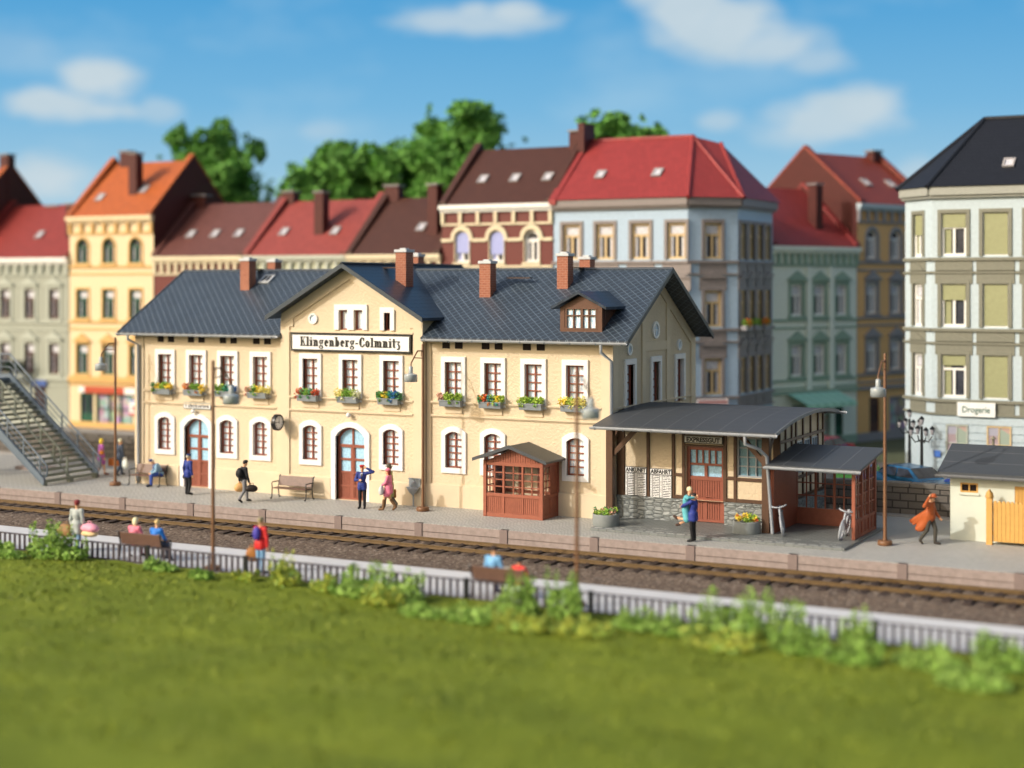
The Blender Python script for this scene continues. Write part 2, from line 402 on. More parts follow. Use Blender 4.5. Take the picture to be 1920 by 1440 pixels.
# track
tr=thing('railway_track','single brown railway track running past the platform edge','track',(0,0,0))
def rail(y):
    z=-.42; prof=[(-.07,0),(.07,0),(.07,.02),(.015,.035),(.015,.09),(.032,.10),(.032,.13),(-.032,.13),(-.032,.10),(-.015,.09),(-.015,.035),(-.07,.02)]
    m=MB().prism([(-62,y+a,z+b) for a,b in prof],(104,0,0)); m.build('rail','rail',tr)
rail(-5.38); rail(-6.82)
sl=MB().box(-.13,.13,-7.45,-4.75,-.56,-.425)
for y in (-5.38,-6.82): sl.box(-.09,.09,y-.17,y+.17,-.43,-.41).box(-.05,.05,y-.13,y-.09,-.41,-.385).box(-.05,.05,y+.09,y+.13,-.41,-.385)
s0=sl.build('sleeper','sleeper',tr,bevel=.008); s0.location=(-33,0,0)
for i in range(1,84):
    c=s0.copy(); col.objects.link(c); c.parent=tr; c.location=(-33+i*.64,rnd.uniform(-.02,.02),0)
# platform edge wall
ew=thing('platform_edge_wall','low pinkish concrete panel wall along the station platform edge','wall',(0,-4,-.6))
def panel(w):
    m=MB().box(0.0,w,-.10,.0,0,.28).box(0,w,-.10,0,.305,.58).box(0,w,-.05,.12,.0,.585); return m
p0=panel(3.36).build('panel','edge',ew); q0=MB().box(-.17,.17,-.14,.12,0,.60).build('post','edgepost',ew,bevel=.012)
P0=-24.73-3.7*5
for i in range(17):
    x=P0+3.7*i
    if i==0: p0.location=(x+.17,-.1,0); q0.location=(x,-.1,0); continue
    c=p0.copy(); col.objects.link(c); c.parent=ew; c.location=(x+.17,-.1,0)
    c=q0.copy(); col.objects.link(c); c.parent=ew; c.location=(x,-.1,0)
# sky backdrop: printed-looking sky with clouds, far behind the town
def skydome():
    m=NT('sky_blue'); t=m.t; t.nodes.remove(m.b); X=m.xyz()
    az=m.f('ARCTAN2',m.f('MULTIPLY',X[0],-1.0),X[1])      # 0 = +Y, to the left positive
    rr=m.f('SQRT',m.f('ADD',m.f('MULTIPLY',X[0],X[0]),m.f('MULTIPLY',X[1],X[1])))
    el=m.f('DIVIDE',X[2],rr)
    grad=m.ramp(m.f('MULTIPLY',el,4.0),[(.0,(.52,.71,.82)),(.22,(.38,.63,.80)),(.45,(.20,.50,.78)),(.75,(.085,.38,.72)),(1,(.05,.30,.66))])
    cb=m.n('CombineXYZ'); m.l(m.f('MULTIPLY',az,1.0),cb.inputs[0]); m.l(m.f('MULTIPLY',el,2.2),cb.inputs[1])
    wisp=m.noise(5.5,6,.6,cb.outputs[0]); wf=m.f('MULTIPLY',m.f('SUBTRACT',wisp,.5),1.6)
    wf=m.f('MAXIMUM',m.f('MINIMUM',wf,.55),0.0)
    c0=m.mix(wf,grad,(.55,.74,.85))
    nz=m.noise(20,7,.65,cb.outputs[0]); nz2=m.noise(60,5,.6,cb.outputs[0])
    wob=m.f('ADD',m.f('MULTIPLY',m.f('SUBTRACT',nz,.5),1.5),m.f('MULTIPLY',m.f('SUBTRACT',nz2,.5),.5))
    cl=None
    for (px,py,rx,ry,amp) in SKYC:
        tx=(px-960)/2913.; A=R(27.9)-math.atan(tx); E_=(530-py)/2913./math.sqrt(1+tx*tx); a_=rx/2913.; b_=ry/2913.
        dx=m.f('DIVIDE',m.f('SUBTRACT',az,A),a_); dy=m.f('DIVIDE',m.f('SUBTRACT',el,E_),b_)
        d=m.f('SUBTRACT',1.0,m.f('SQRT',m.f('ADD',m.f('MULTIPLY',dx,dx),m.f('MULTIPLY',dy,dy))))
        d=m.f('ADD',d,wob); d=m.f('MULTIPLY',m.f('MINIMUM',m.f('MAXIMUM',m.f('MULTIPLY',d,1.8),0.0),1.0),amp)
        cl=d if cl is None else m.f('MAXIMUM',cl,d)
    sh=m.mix(m.f('MULTIPLY',nz,1.0),(.72,.80,.84),(.52,.66,.74))
    c1=m.mix(cl,c0,sh)
    e=m.n('Emission'); m.l(c1,e.inputs[0]); e.inputs[1].default_value=.82
    o=[n for n in t.nodes if n.type=='OUTPUT_MATERIAL'][0]; m.l(e.outputs[0],o.inputs[0]); return m.m
SKYC=[(180,145,88,52,.95),(95,190,105,36,.9),(150,205,130,22,.8),(300,205,50,26,.5),(880,40,180,34,.75),(960,22,75,28,.9),(890,20,50,22,.8),(90,335,100,48,.85),(30,335,70,40,.8),(1290,20,110,90,.9),(1370,50,120,75,.9),(1450,85,110,50,.8),(1530,115,80,28,.55),(1240,-20,90,60,.8),(1570,215,150,48,.85),(1620,205,95,48,.9),(1540,240,120,36,.8),(1350,225,50,24,.55),(600,245,55,24,.35),(1730,330,70,40,.55),(1500,250,120,40,.5),(20,95,130,50,.2)]
sk=MB(); RS=700; n=96; vs=[]
for i in range(n+1):
    a=R(-80)+R(160)*i/n+R(27.9)
    for zz in (-30,30,100,200,330): vs.append((-RS*math.sin(a),RS*math.cos(a),zz))
fs=[(i*5+j,(i+1)*5+j,(i+1)*5+j+1,i*5+j+1) for i in range(n) for j in range(4)]
sk.add(vs,fs,0,True); so_=sk.build('sky',skydome(),fix=False); so_.location=(CAMP[0],CAMP[1],CAMP[2]); structure(so_)
# meadow in the foreground
nx,ny=240,110; xs=np.linspace(-62,46,nx); ys=np.linspace(-52,-16.17,ny)
from mathutils import noise as mn
V=[]
for y in ys:
    for x in xs:
        t=min(1,max(0,(-16.35-y)/2.0)); z=.09+.04*t+ .10*t*mn.noise((x*.35,y*.35,0))+.07*mn.noise((x*1.3,y*1.3,5))+ (.012*(-18-y) if y<-18 else 0)
        V.append((x,y,z))
F=[(j*nx+i,j*nx+i+1,(j+1)*nx+i+1,(j+1)*nx+i) for j in range(ny-1) for i in range(nx-1)]
m_=MB(); m_.add(V,F,0,True); structure(m_.build('meadow','grass',fix=False))
def meadow_z(x,y):
    t=min(1,max(0,(-16.35-y)/2.0)); return .09+.04*t+.10*t*mn.noise((x*.35,y*.35,0))+.07*mn.noise((x*1.3,y*1.3,5))+(.012*(-18-y) if y<-18 else 0)
# grass tufts
g_=MB(); rr=random.Random(11)
V=[];F=[];MI=[]
for i in range(26000):
    y=-16.5-(rr.random()**1.3)*16; x=rr.uniform(-30,24+(-16.5-y)*.2)
    if x<-16+(-16.5-y)*1.2-8: pass
    z=meadow_z(x,y); h=rr.uniform(.03,.09)*(1.4 if mn.noise((x*.8,y*.8,9))>.15 else .8); a=rr.uniform(0,6.28); w_=.05; lx,ly=rr.uniform(-.1,.1),rr.uniform(-.1,.1)
    o=len(V); V+=[(x-w_*math.cos(a),y-w_*math.sin(a),z-.02),(x+w_*math.cos(a),y+w_*math.sin(a),z-.02),(x+lx,y+ly,z+h)]; F.append((o,o+1,o+2)); 
    MI.append(0 if mn.noise((x*.5,y*.5,3))+rr.uniform(-.3,.3)<.05 else 1)
g_.v=V; g_.f=F; g_.mi=MI; g_.sm=[False]*len(F)
go=g_.build('grass',[leafm('grass_blade_green',(.155,.20,.022)),leafm('grass_blade_yellow',(.19,.23,.026))],fix=False)
tag(go,'short rough green grass covering the foreground meadow','grass',kind='stuff')
# ---- leaf clouds
def leafcloud(blobs,n,size,rr,mb,flat=.5,mi=None):
    tot=sum(b[3]*b[4]*b[5] for b in blobs)
    for b in blobs:
        k=int(n*b[3]*b[4]*b[5]/tot)+1
        for _ in range(k):
            while True:
                v=Vector((rr.uniform(-1,1),rr.uniform(-1,1),rr.uniform(-1,1)))
                if .3<v.length<1: break
            v*= v.length**-.45
            p=Vector((b[0]+v.x*b[3],b[1]+v.y*b[4],b[2]+v.z*b[5]))
            a=Vector((rr.gauss(0,1),rr.gauss(0,1),rr.gauss(0,1))).normalized(); c=a.cross(Vector((rr.gauss(0,1),rr.gauss(0,1),rr.gauss(0,1)))).normalized()
            s=size*rr.uniform(.6,1.3); mb.add([p-a*s,p+c*s*.6,p+a*s,p-c*s*.6],[(0,1,2,3)],(mi if mi is not None else rr.choice((0,0,1))))
def tree(label,x,y,zc,rx,rz,trunk,seed,mats=('leaf','leaf2'),n=7000,lobes=26):
    rr=random.Random(seed); t=thing('tree',label,'tree',(x,y,0))
    tb=MB().tube([(0,0,0),(.1,.1,zc*.5),(0,0,zc)],.42,8,r2=.16)
    bl=[]; cr=MB(); k=0; off=seed*7.3
    while k<n*1.5:
        v=Vector((rr.uniform(-1,1),rr.uniform(-1,1),rr.uniform(-1,1))); r=v.length
        if r>1.12: continue
        p=Vector((v.x*rx,v.y*rx,zc+v.z*rz))
        q=mn.noise(p*.42+Vector((off,0,0)))*.9+mn.noise(p*1.1+Vector((0,off,0)))*.55
        if q+ (1-r)*1.05 <.30 + .25*mn.noise(p*.2): continue
        k+=1; a=Vector((rr.gauss(0,1),rr.gauss(0,1),rr.gauss(0,1))).normalized(); c=a.orthogonal().normalized(); s=rr.uniform(.12,.26)
        cr.add([p-a*s,p+c*s*.7,p+a*s,p-c*s*.7],[(0,1,2,3)],0 if mn.noise(p*.8)+rr.uniform(-.25,.25)<.05 else 1)
    for i in range(lobes):
        while True:
            v=Vector((rr.uniform(-1,1),rr.uniform(-1,1),rr.uniform(-1,1)))
            if .25<v.length<1.0: break
        s=rr.uniform(.13,.27); bl.append((v.x*rx*.88,v.y*rx*.88,zc+v.z*rz*.86,rx*s,rx*s,rz*s*.85))
        if i%3==0: tb.tube([(0,0,zc*rr.uniform(.55,.9)),(v.x*rx*.4,v.y*rx*.4,zc+v.z*rz*.35),(v.x*rx*.75,v.y*rx*.75,zc+v.z*rz*.75)],.13,5,r2=.04)
    tb.build('trunk','bark',t)
    cr.build('crown',list(mats),t,fix=False)
    return t
tree('round dark green tree behind the orange roofed yellow house',-51.4,40,17.3,4.3,4.5,1,21,n=11000,lobes=34)
tree('bright green tree left of the large tree behind the low red roofs',-38.9,40,15.6,4.9,3.9,1,22,('leaf2','leaf'),n=12000,lobes=40)
tree('tall bright green tree rising just left of the dark brown roof',-30.6,42,17.2,4.6,4.9,1,23,('leaf2','leaf'),n=12000,lobes=40)
tree('broad tree low between two taller trees behind the low roofs',-35.2,46,15.6,5.6,4.6,1,25,('leaf','leaf2'),n=11000,lobes=36)
tree('green tree top showing above the blue house red roof',-17.2,40,17.6,3.9,3.2,1,24,n=8000,lobes=30)
def bush(label,x,y,rx,h,seed,mats,n=260,spikes=True):
    rr=random.Random(seed); z=meadow_z(x,y); bl=[(0,0,h*.22,rx*.85,rx*.5,h*.26)]
    for i in range(11):
        a=rr.uniform(0,6.28); q=rr.uniform(.2,.9)*rx; hh=rr.uniform(.4,1.25)*h; bl.append((q*math.cos(a),q*math.sin(a)*.6,hh*.6,rx*rr.uniform(.09,.2),rx*.14,h*rr.uniform(.16,.34)))
    m=MB(); leafcloud(bl,n,.060,rr,m)
    st=MB()
    for i in range(6):
        b=bl[i+1]; st.tube([(0,0,-.05),(b[0]*.6,b[1]*.6,b[2]*.6),(b[0],b[1],b[2])],.018,4,r2=.008)
    t=thing('bush',label,'bush',(x,y,z),0,'bushes along the front fence'); m.build('foliage',list(mats),t,fix=False); st.build('stem','bark',t)
BG=('bushg','bushd'); BY=('bushy','bushg'); BD=('bushd','bushg')
for a in [('low green bush at the far left of the meadow, in front of the fence',-16.6,-18.4,1.5,.75,BD),
 ('tall green bush hiding the legs of the man with the pink parcel',-12.8,-16.9,.95,1.25,BG),
 ('green bush just left of the back of the bench with the couple',-11.9,-16.8,.7,.75,BG),
 ('small green bush between the left bench and the left front lamp',-8.0,-16.9,.7,.4,BG),
 ('low yellow green bush left of the rucksack man, under the fence',-4.6,-17.0,.5,.3,BY),
 ('pointed yellow green bush right of the rucksack man',-3.0,-17.1,.62,1.05,BY),
 ('small yellow bush right of the pointed yellow bush',-1.5,-17.3,.45,.55,BY),
 ('broad bright green bush left of the single bench back',.15,-17.6,.9,1.05,BG),
 ('loose green bush close to the left end of the single bench',1.3,-17.5,.8,.9,BG),
 ('tall bushy green shrub just right of the single bench',5.0,-17.5,.75,1.15,BG),
 ('dense dark green shrub at the foot of the right front lamp',6.4,-17.4,.6,1.5,BD),
 ('low yellow green bush below the dense dark shrub',7.6,-18.9,1.1,.45,BY),
 ('tall wide green bush covering the fence under the bright rail glint',11.0,-17.0,1.1,1.2,BG),
 ('green bush with open top right of the tall wide bush',12.5,-17.0,.75,1.05,BG),
 ('thin green bush standing alone against the right hand fence',14.3,-17.1,.5,1.0,BG),
 ('low green bush in front of the thin bush at the right fence',14.6,-18.6,.8,.55,BD),
 ('green bush cut off by the right edge of the picture',18.0,-17.6,.9,.95,BD),
 ('bright green bush low at the right border of the meadow',17.6,-19.6,1.0,.6,BG),
 ('small green tuft bush in front of the left lamp foot',-6.0,-17.4,.5,.3,BD),
 ('low tufty green bush right of the hedge gap at the yellow bushes',-.6,-17.5,.7,.55,BG),
 ('soft green bush between the single bench and the pointed bushes on its left',1.1,-18.3,.8,.6,BY),
 ('low green bush under the left end of the single bench',2.9,-18.9,.9,.40,BG),
 ('low pale green bush in front of the tall bushy shrub by the bench',4.4,-19.0,1.0,.45,BG),
 ('yellow green bush below the right front lamp shrub',6.0,-19.2,.9,.5,BY),
 ('low green bush between the dark shrub and the tall wide bush',8.6,-17.6,.8,.6,BG),
 ('small pale bush just left of the tall wide bush',9.7,-17.8,.7,.65,BG),
 ('low bush in front of the tall wide bush',11.3,-18.7,1.1,.5,BY),
 ('low dark green bush between the open topped bush and the thin bush',13.3,-18.2,.9,.6,BD),
 ('low green bush left of the bush cut by the right edge',16.3,-18.2,1.0,.6,BG),
 ('small low green bush near the far left fence post',-14.0,-17.6,.9,.45,BG),
 ('rough green bush at the lower left corner of the fence',-15.0,-17.2,.8,.5,BD)]:
    bush(a[0],a[1],a[2],a[3]*1.05,a[4]*1.15,abs(hash(a[1]*100))%1000,a[5],int(1500*max(.6,a[3]*a[4])))
# front fence
ff=thing('iron_fence','low dark iron railing fence along the front platform','fence',(0,-16.12,0))
fp=MB().box(0,3.9,-.02,.02,.60,.645).box(0,3.9,-.02,.02,.07,.12)
for i in range(1,17): fp.box(i*.229-.045,i*.229+.045,-.014,.014,.1,.61)
f0=fp.build('panel',P('fence_iron',(.045,.035,.045)),ff); fq=MB().box(-.07,.07,-.05,.05,-.1,.68).box(-.13,.13,-.1,.1,-.12,.06).build('post','black',ff)
for i in range(15):
    x=-33+i*3.96
    if i==0: f0.location=(x,0,0); fq.location=(x,0,0); continue
    for q in (f0,fq):
        c=q.copy(); col.objects.link(c); c.parent=ff; c.location=(x,0,0)
# stone wall behind the station
sw=thing('stone_wall','brown grey block stone wall with coping behind the platform','wall',(0,6.3,0))
MB().box(-60,40,0,.45,0,1.12).build('masonry','wallstone',sw)
cp=MB().box(0,.98,-.05,.5,1.12,1.30).build('coping_stone',P('coping',(.14,.125,.105),.7),sw,bevel=.02); cp.location=(-44,0,0)
for i in range(1,62):
    c=cp.copy(); col.objects.link(c); c.parent=sw; c.location=(-44+i,0,rnd.uniform(-.01,.01))
tag(MB().box(-60,40,-.35,-.02,0,.08).build('kerb',P('kerbc',(.30,.29,.28),.6)),'low kerb stone strip at the foot of the stone wall','kerb').location=(0,6.3,0)
# ================================================================= STATION
st=thing('station_building','cream two storey station building with dark blue slate roofs and a central gable','station',(-12,0,0))
OX=12.0   # parts are modelled around x=-12: world x = local x - 12
def L(x): return x+OX
def SP(m,name,mats,parent=None,**k):   # world-coord mesh -> station part
    m.v=[(a+OX,b,c) for a,b,c in m.v]; return m.build(name,mats,parent or st,**k)
EZ=6.95; SL=.606; YR=4.16; RZ=EZ+SL*(YR+.5)
WH=.78; 
UPW=[-22.23,-20.44,-18.67,-16.87,-13.98,-11.93,-9.89,-7.10,-5.25,-3.42,-1.58]
LOW=[-22.25,-18.70,-16.87,-13.97,-9.90,-7.08,-5.26,-1.56]
ZW0,ZW1=4.12,5.95; ZL0,ZL1=1.62,3.10
def uh(x): return (x-WH/2,x+WH/2,ZW0,ZW1)
def lh(x): return (x-WH/2,x+WH/2,ZL0,ZL1,.16)
GY=-.32; D=8.7; GX0,GX1=-15.5,-8.4; GC=-11.95
TS=.57; GAP=10.0-.10
def gpoly(): 
    zt=GAP-TS*3.55
    return [(GX0,0),(GX1,0),(GX1,zt),(GC,GAP),(GX0,zt)]
W=MB()
holesL=[uh(x) for x in UPW[:4]]+[lh(x) for x in LOW[:3]]+[(-21.11,-19.71,0.02,3.10,.42)]
wall(W,[(-24,0),(GX0,0),(GX0,6.96),(-24,6.96)],holesL,front(0))
holesR=[uh(x) for x in UPW[7:]]+[lh(x) for x in LOW[5:]]
wall(W,[(GX1,0),(0,0),(0,6.96),(GX1,6.96)],holesR,front(0))
holesG=[uh(x) for x in UPW[4:7]]+[lh(x) for x in LOW[3:5]]+[(-12.67,-11.19,0.02,3.10,.42),(-12.50,-12.08,7.2,8.04),(-11.74,-11.32,7.2,8.04),(-10.24,-9.94,7.2,7.95)]
wall(W,gpoly(),holesG,front(GY))
# gable sides, both wing ends, back
for x in (GX0,GX1): W.quad((x,GY,0),(x,0,0),(x,0,7.87),(x,GY,7.87)); W.quad((x,0,6.9),(x,5,6.9),(x,5,7.87),(x,0,7.87))
side=[(0,0),(D,0),(D,EZ-.15),(YR,RZ-.12),(0,EZ+.15)]
SW=[1.65,4.30,6.95]
mpR=lambda u,v,d:(0-d,u,v)
wall(W,[(p[0],p[1]) for p in side],[(y-WH/2,y+WH/2,ZW0,ZW1) for y in SW],mpR)
W.add([(-24,u,v) for u,v in side],[tuple(range(5))])
W.quad((-24,D,0),(0,D,0),(0,D,6.9),(-24,D,6.9))
SP(W,'wall','stucco')
# smooth pilasters, plinth and bands
T=MB()
def plate(x0,x1,z0,z1,y=0.0,p=.06): T.box(x0,x1,y-p,y+.02,z0,z1)
segs=[(-23.95,-21.42,0),(-19.44,GX0-.0,0),(GX0-.02,-12.93,GY),(-10.97,GX1+.02,GY),(GX1,.02,0)]
for a,b,y in segs: T.box(a,b,y-.085,y+.02,0.0,.90); T.prism([(a,y-.085,.90),(a,y+.0,.90),(a,y+.0,.95)],(b-a,0,0))
for a,b,y,w_ in ((-24.0,-23.5,0,0),(-.45,.06,0,0),(GX0-.03,GX0+.42,GY,0),(GX1-.42,GX1+.03,GY,0),(GX0-.48,GX0-.04,0,0),(GX1+.04,GX1+.24,0,0)):
    top=6.9 if y==0 else 7.72
    T.box(a,b,y-.06,y+.01,.90,top)
for a,b,y in ((-23.5,GX0-.48,0),(GX0+.42,GX1-.42,GY),(GX1+.24,-.45,0)):
    for z in (4.27,3.72): T.box(a,b,y-.10,y+.01,z,z+.06); T.box(a,b,y-.045,y+.01,z-.05,z)
    T.box(a,b,y-.02,y+.01,6.38,6.9) if y==0 else T.box(a,b,y-.09,y+.01,7.07,7.14)
# small brackets under the window boxes
for x in UPW:
    y=GY if GX0<x<GX1 else 0
    T.box(x-.42,x+.42,y-.05,y+.01,3.86,4.2)
# raking band of the gable with stepped ends
def rake(xa,za,xb,zb,h,y): T.prism([(xa,y,za),(xb,y,zb),(xb,y,zb-h),(xa,y,za-h)],(0,.09,0))
zt=GAP-TS*3.55
rake(GX0+.02,zt-.02,GC,GAP-.03,.52,GY-.075); rake(GC,GAP-.03,GX1-.02,zt-.02,.52,GY-.075)
T.box(GX0+.42,GX0+.62,GY-.06,GY+.01,7.32,7.85); T.box(GX1-.62,GX1-.42,GY-.06,GY+.01,7.32,7.85)
# end gable (shaded side)
X0=.0
def pr(y0,y1,z0,z1,p=.06): T.box(-.02,p,y0,y1,z0,z1)
pr(.0,.42,.9,6.9); pr(D-.45,D+.05,0.9,6.85); pr(2.85,3.2,.9,8.35); pr(5.45,5.8,.9,8.6)
pr(0,D,3.72,3.78,.09); pr(0,D,4.27,4.33,.09); pr(3.2,5.45,6.42,6.78,.05); pr(0,D,0,.9,.085)
for ya,za,yb,zb in ((0.0,EZ+.2,YR,RZ-.12),(YR,RZ-.12,D,EZ-.1)): T.prism([(-.02,ya,za),(-.02,yb,zb),(-.02,yb,zb-.55),(-.02,ya,za-.5)],(.075,0,0))
SP(T,'plaster_trim','render',bevel=0)
# roofs
def slab(m,y0,z0,y1,z1,x0,x1,t=.12): m.prism([(x0,y0,z0),(x0,y1,z1),(x0,y1,z1-t),(x0,y0,z0-t)],(x1-x0,0,0))
YB=YR*2+.5
rf=MB()
for x0,x1,yf in ((-24.6,GX0-.0,-.5),(GX1+.0,.82,-.5),(GX0,GX1,1.05)):
    slab(rf,yf,EZ+SL*(yf+.5),YR,RZ,x0,x1); slab(rf,YB,EZ,YR,RZ-.001,x0,x1)
main_roof=SP(rf,'roof','slate')
rc=MB().tube([(-24.62,YR,RZ),(GX0+3,YR,RZ)],.07,6).tube([(GX1-3,YR,RZ),(.84,YR,RZ)],.07,6); rc.v=[(a+OX,b,c) for a,b,c in rc.v]; rc.pieces('ridge_cap',P('ridge_slate',(.03,.045,.065)),main_roof)
vg=MB()
for x0,x1 in ((.80,.87),(-24.65,-24.58)):
    for a,b in (((-.53,EZ-.02),(YR,RZ+.01)),((YB+.03,EZ-.02),(YR,RZ+.01))):
        vg.prism([(x0,a[0],a[1]+.03),(x0,b[0],b[1]+.03),(x0,b[0],b[1]-.17),(x0,a[0],a[1]-.17)],(x1-x0,0,0))
vg.v=[(a+OX,b,c) for a,b,c in vg.v]; vg.pieces('verge_board',P('verge_blue',(.04,.055,.07)),main_roof)
gr=MB(); HW=3.93; gy0,gy1=-.97,YB+.3
for s in (-1,1):
    pts=[(GC,gy0,10.0),(GC+s*HW,gy0,10.0-TS*HW),(GC+s*HW,gy0,10.0-TS*HW-.12),(GC,gy0,9.88)]
    gr.prism(pts,(0,gy1-gy0,0))
groof=SP(gr,'gable_roof','fishslate')
gb=MB()
for s in (-1,1):
    gb.prism([(GC,gy0-.05,10.03),(GC+s*(HW+.02),gy0-.05,10.03-TS*(HW+.02)),(GC+s*(HW+.02),gy0-.05,9.83-TS*(HW+.02)),(GC,gy0-.05,9.83)],(0,.05,0))
gb.tube([(GC,gy0-.05,10.02),(GC,gy1,10.02)],.06,6)
SP(gb,'barge_board',P('verge_blue',(.04,.055,.07)),groof)
# small square eave openings
for i,(x,y0) in enumerate([(x,0) for x in (-22.5,-21.9,-20.75,-20.15,-18.95,-18.35,-17.1,-16.5,-7.45,-6.85,-5.6,-5.0,-3.72,-3.1)]):
    o=SP(MB().box(x-.18,x+.18,-.03,.01,6.5,6.8),'eave_opening','holepane')
# window prototypes
wp=None
def swin(kind,x,y,z,rz=0):
    key=('w',kind)
    if key in PRO: return mkcopy(PRO[key],(L(x),y,z),rz,parent=st)
    if kind=='low':
        w_,h,rs_=WH,ZL1-ZL0,.16; f=framemesh(w_,h,rs_,2,5,.06,.048,.09,.16).build('window','brown',st)
        s=MB(); ring(s,arcpts(-.585,.585,-.23,h+.22,.24),arcpts(-w_/2,w_/2,0,h,rs_),front(),.085,.14,True); s.build('surround','white',f)
        p=MB(); fill(p,arcpts(-w_/2+.02,w_/2-.02,.03,h-.02,rs_),front(),.175); p.build('pane','panew',f)
    elif kind=='up':
        w_,h=WH,ZW1-ZW0; f=framemesh(w_,h,0,2,5,.06,.048,.10,.17,[.1+(h-.17)*k/5 for k in range(1,5)]).build('window','brown',st)
        s=MB(); ring(s,arcpts(-.575,.575,.05,h+.22,0),arcpts(-w_/2,w_/2,.05,h,0),front(),.085,.14,False); s.build('surround','white',f)
        p=MB(); fill(p,arcpts(-w_/2+.02,w_/2-.02,.03,h-.02,0),front(),.185); p.build('pane','panew',f)
    elif kind=='attic':
        w_,h=.42,.84; f=framemesh(w_,h,0,1,1,.06,.05,.10,.16).build('window','brown',st)
        p=MB(); fill(p,arcpts(-w_/2+.02,w_/2-.02,.03,h-.02,0),front(),.17); p.build('pane','panew',f)
    f.location=(L(x),y,z); f.rotation_euler=(0,0,rz); PRO[key]=f; return f
PRO={}
for x in UPW: swin('up',x,GY if GX0<x<GX1 else 0,ZW0)
for x in LOW: swin('low',x,GY if GX0<x<GX1 else 0,ZL0)
for y in SW: swin('up',0,y,ZW0,R(90))
swin('attic',-12.29,GY,7.2); swin('attic',-11.53,GY,7.2)
m=framemesh(.30,.75,0,1,1,.06,.05,.10,.16); fw=m.build('window','brown',st); fw.location=(L(-10.09),GY,7.2)
p=MB(); fill(p,arcpts(-.13,.13,.03,.72,0),front(),.17); p.build('pane','holepane',fw)
s=MB(); ring(s,arcpts(-.36,.36,.0,.97,0),arcpts(-.15,.15,0,.75,0),front(),.08,.1,False); s.build('surround','white',fw)
s=MB(); mpg=front(GY-.085)
for a,b,z0,z1 in ((-12.75,-12.5,7.2,8.04),(-12.08,-11.74,7.2,8.04),(-11.32,-11.07,7.2,8.04),(-12.75,-11.07,8.04,8.28)): s.box(a,b,GY-.08,GY,z0,z1)
SP(s,'double_window_surround','white',bevel=.015)
def roundwin(c,r,axis):
    s=MB(); k=24; 
    def ringp(rr,d,i): 
        t=2*math.pi*i/k; u=rr*math.cos(t); v=rr*math.sin(t)
        return (c[0]+u,c[1]+d,c[2]+v) if axis=='y' else (c[0]-d,c[1]+u,c[2]+v)
    for i in range(k):
        s.quad(ringp(r,-.07,i),ringp(r,-.07,i+1),ringp(r*.68,-.07,i+1),ringp(r*.68,-.07,i)); s.quad(ringp(r,0,i),ringp(r,0,i+1),ringp(r,-.07,i+1),ringp(r,-.07,i)); s.quad(ringp(r*.68,-.07,i),ringp(r*.68,-.07,i+1),ringp(r*.68,-.01,i+1),ringp(r*.68,-.01,i))
    o=SP(s,'round_window','white'); g_=MB(); g_.add([ringp(r*.69,-.012,i) for i in range(k)],[tuple(range(k))]); g_.v=[(a+OX,b,c_) for a,b,c_ in g_.v]; g_.build('pane','pane',o)
    if r>.3:
        b=MB(); 
        for q in ((r*.7,.02),(.02,r*.7)): b.box(c[0]+.015,c[0]+.035,c[1]-q[0],c[1]+q[0],c[2]-q[1],c[2]+q[1])
        b.v=[(a+OX,b_,c_) for a,b_,c_ in b.v]; b.build('glazing_bar','white',o)
roundwin((-13.85,GY,7.66),.23,'y'); roundwin((0,4.3,7.25),.36,'x'); roundwin((0,1.6,6.55),.24,'x'); roundwin((0,6.9,6.55),.24,'x')
# doors
def door(x,y,w_,h,rise):
    mb=framemesh(w_,h,rise,1,1,.09,.06,.14,.22)
    mp=front(); tz=2.28
    bar(mb,mp,-w_/2+.09,w_/2-.09,tz-.05,tz+.07,.13,.22); bar(mb,mp,-.055,.055,.05,tz-.05,.135,.22); bar(mb,mp,-.04,.04,tz+.07,h-.07,.15,.22)
    for s in (-1,1):
        a,b=sorted((s*.055,s*(w_/2-.09)))
        for z in (1.17,1.72): bar(mb,mp,a,b,z-.045,z+.045,.15,.215)
        bar(mb,mp,a,b,.55,.64,.145,.215)
        bar(mb,mp,a,a+.05,.1,2.2,.155,.218); bar(mb,mp,b-.05,b,.1,2.2,.155,.218)
    o=mb.build('door','brown',st); o.location=(L(x),y,0)
    pn=MB()
    for s in (-1,1):
        a,b=sorted((s*.10,s*(w_/2-.14)))
        for z0,z1 in ((.05,.57),(.62,1.14)):
            bar(pn,mp,a,b,z0,z1,.19,.22)
            k=6
            for i in range(k): bar(pn,mp,a+(b-a)*(i+.15)/k,a+(b-a)*(i+.85)/k,z0+.02,z1-.02,.18,.2)
    pn.build('lower_panel','brown',o)
    gl=MB(); fill(gl,arcpts(-w_/2+.03,w_/2-.03,1.15,h-.03,rise*.95),mp,.205); gl.build('pane','frost',o)
    s=MB(); ring(s,arcpts(-w_/2-.235,w_/2+.235,0,h+.22,rise+.03),arcpts(-w_/2,w_/2,0,h,rise),front(),.09,.15,False); s.build('surround','white',o)
    hd=MB().tube([(.03,.10,1.13),(.16,.09,1.13)],.02,6).tube([(.03,.14,1.13),(.03,.09,1.13)],.02,6); hd.build('handle','brown',o)
door(-20.41,0,1.40,3.10,.42); door(-11.93,GY,1.48,3.10,.42)
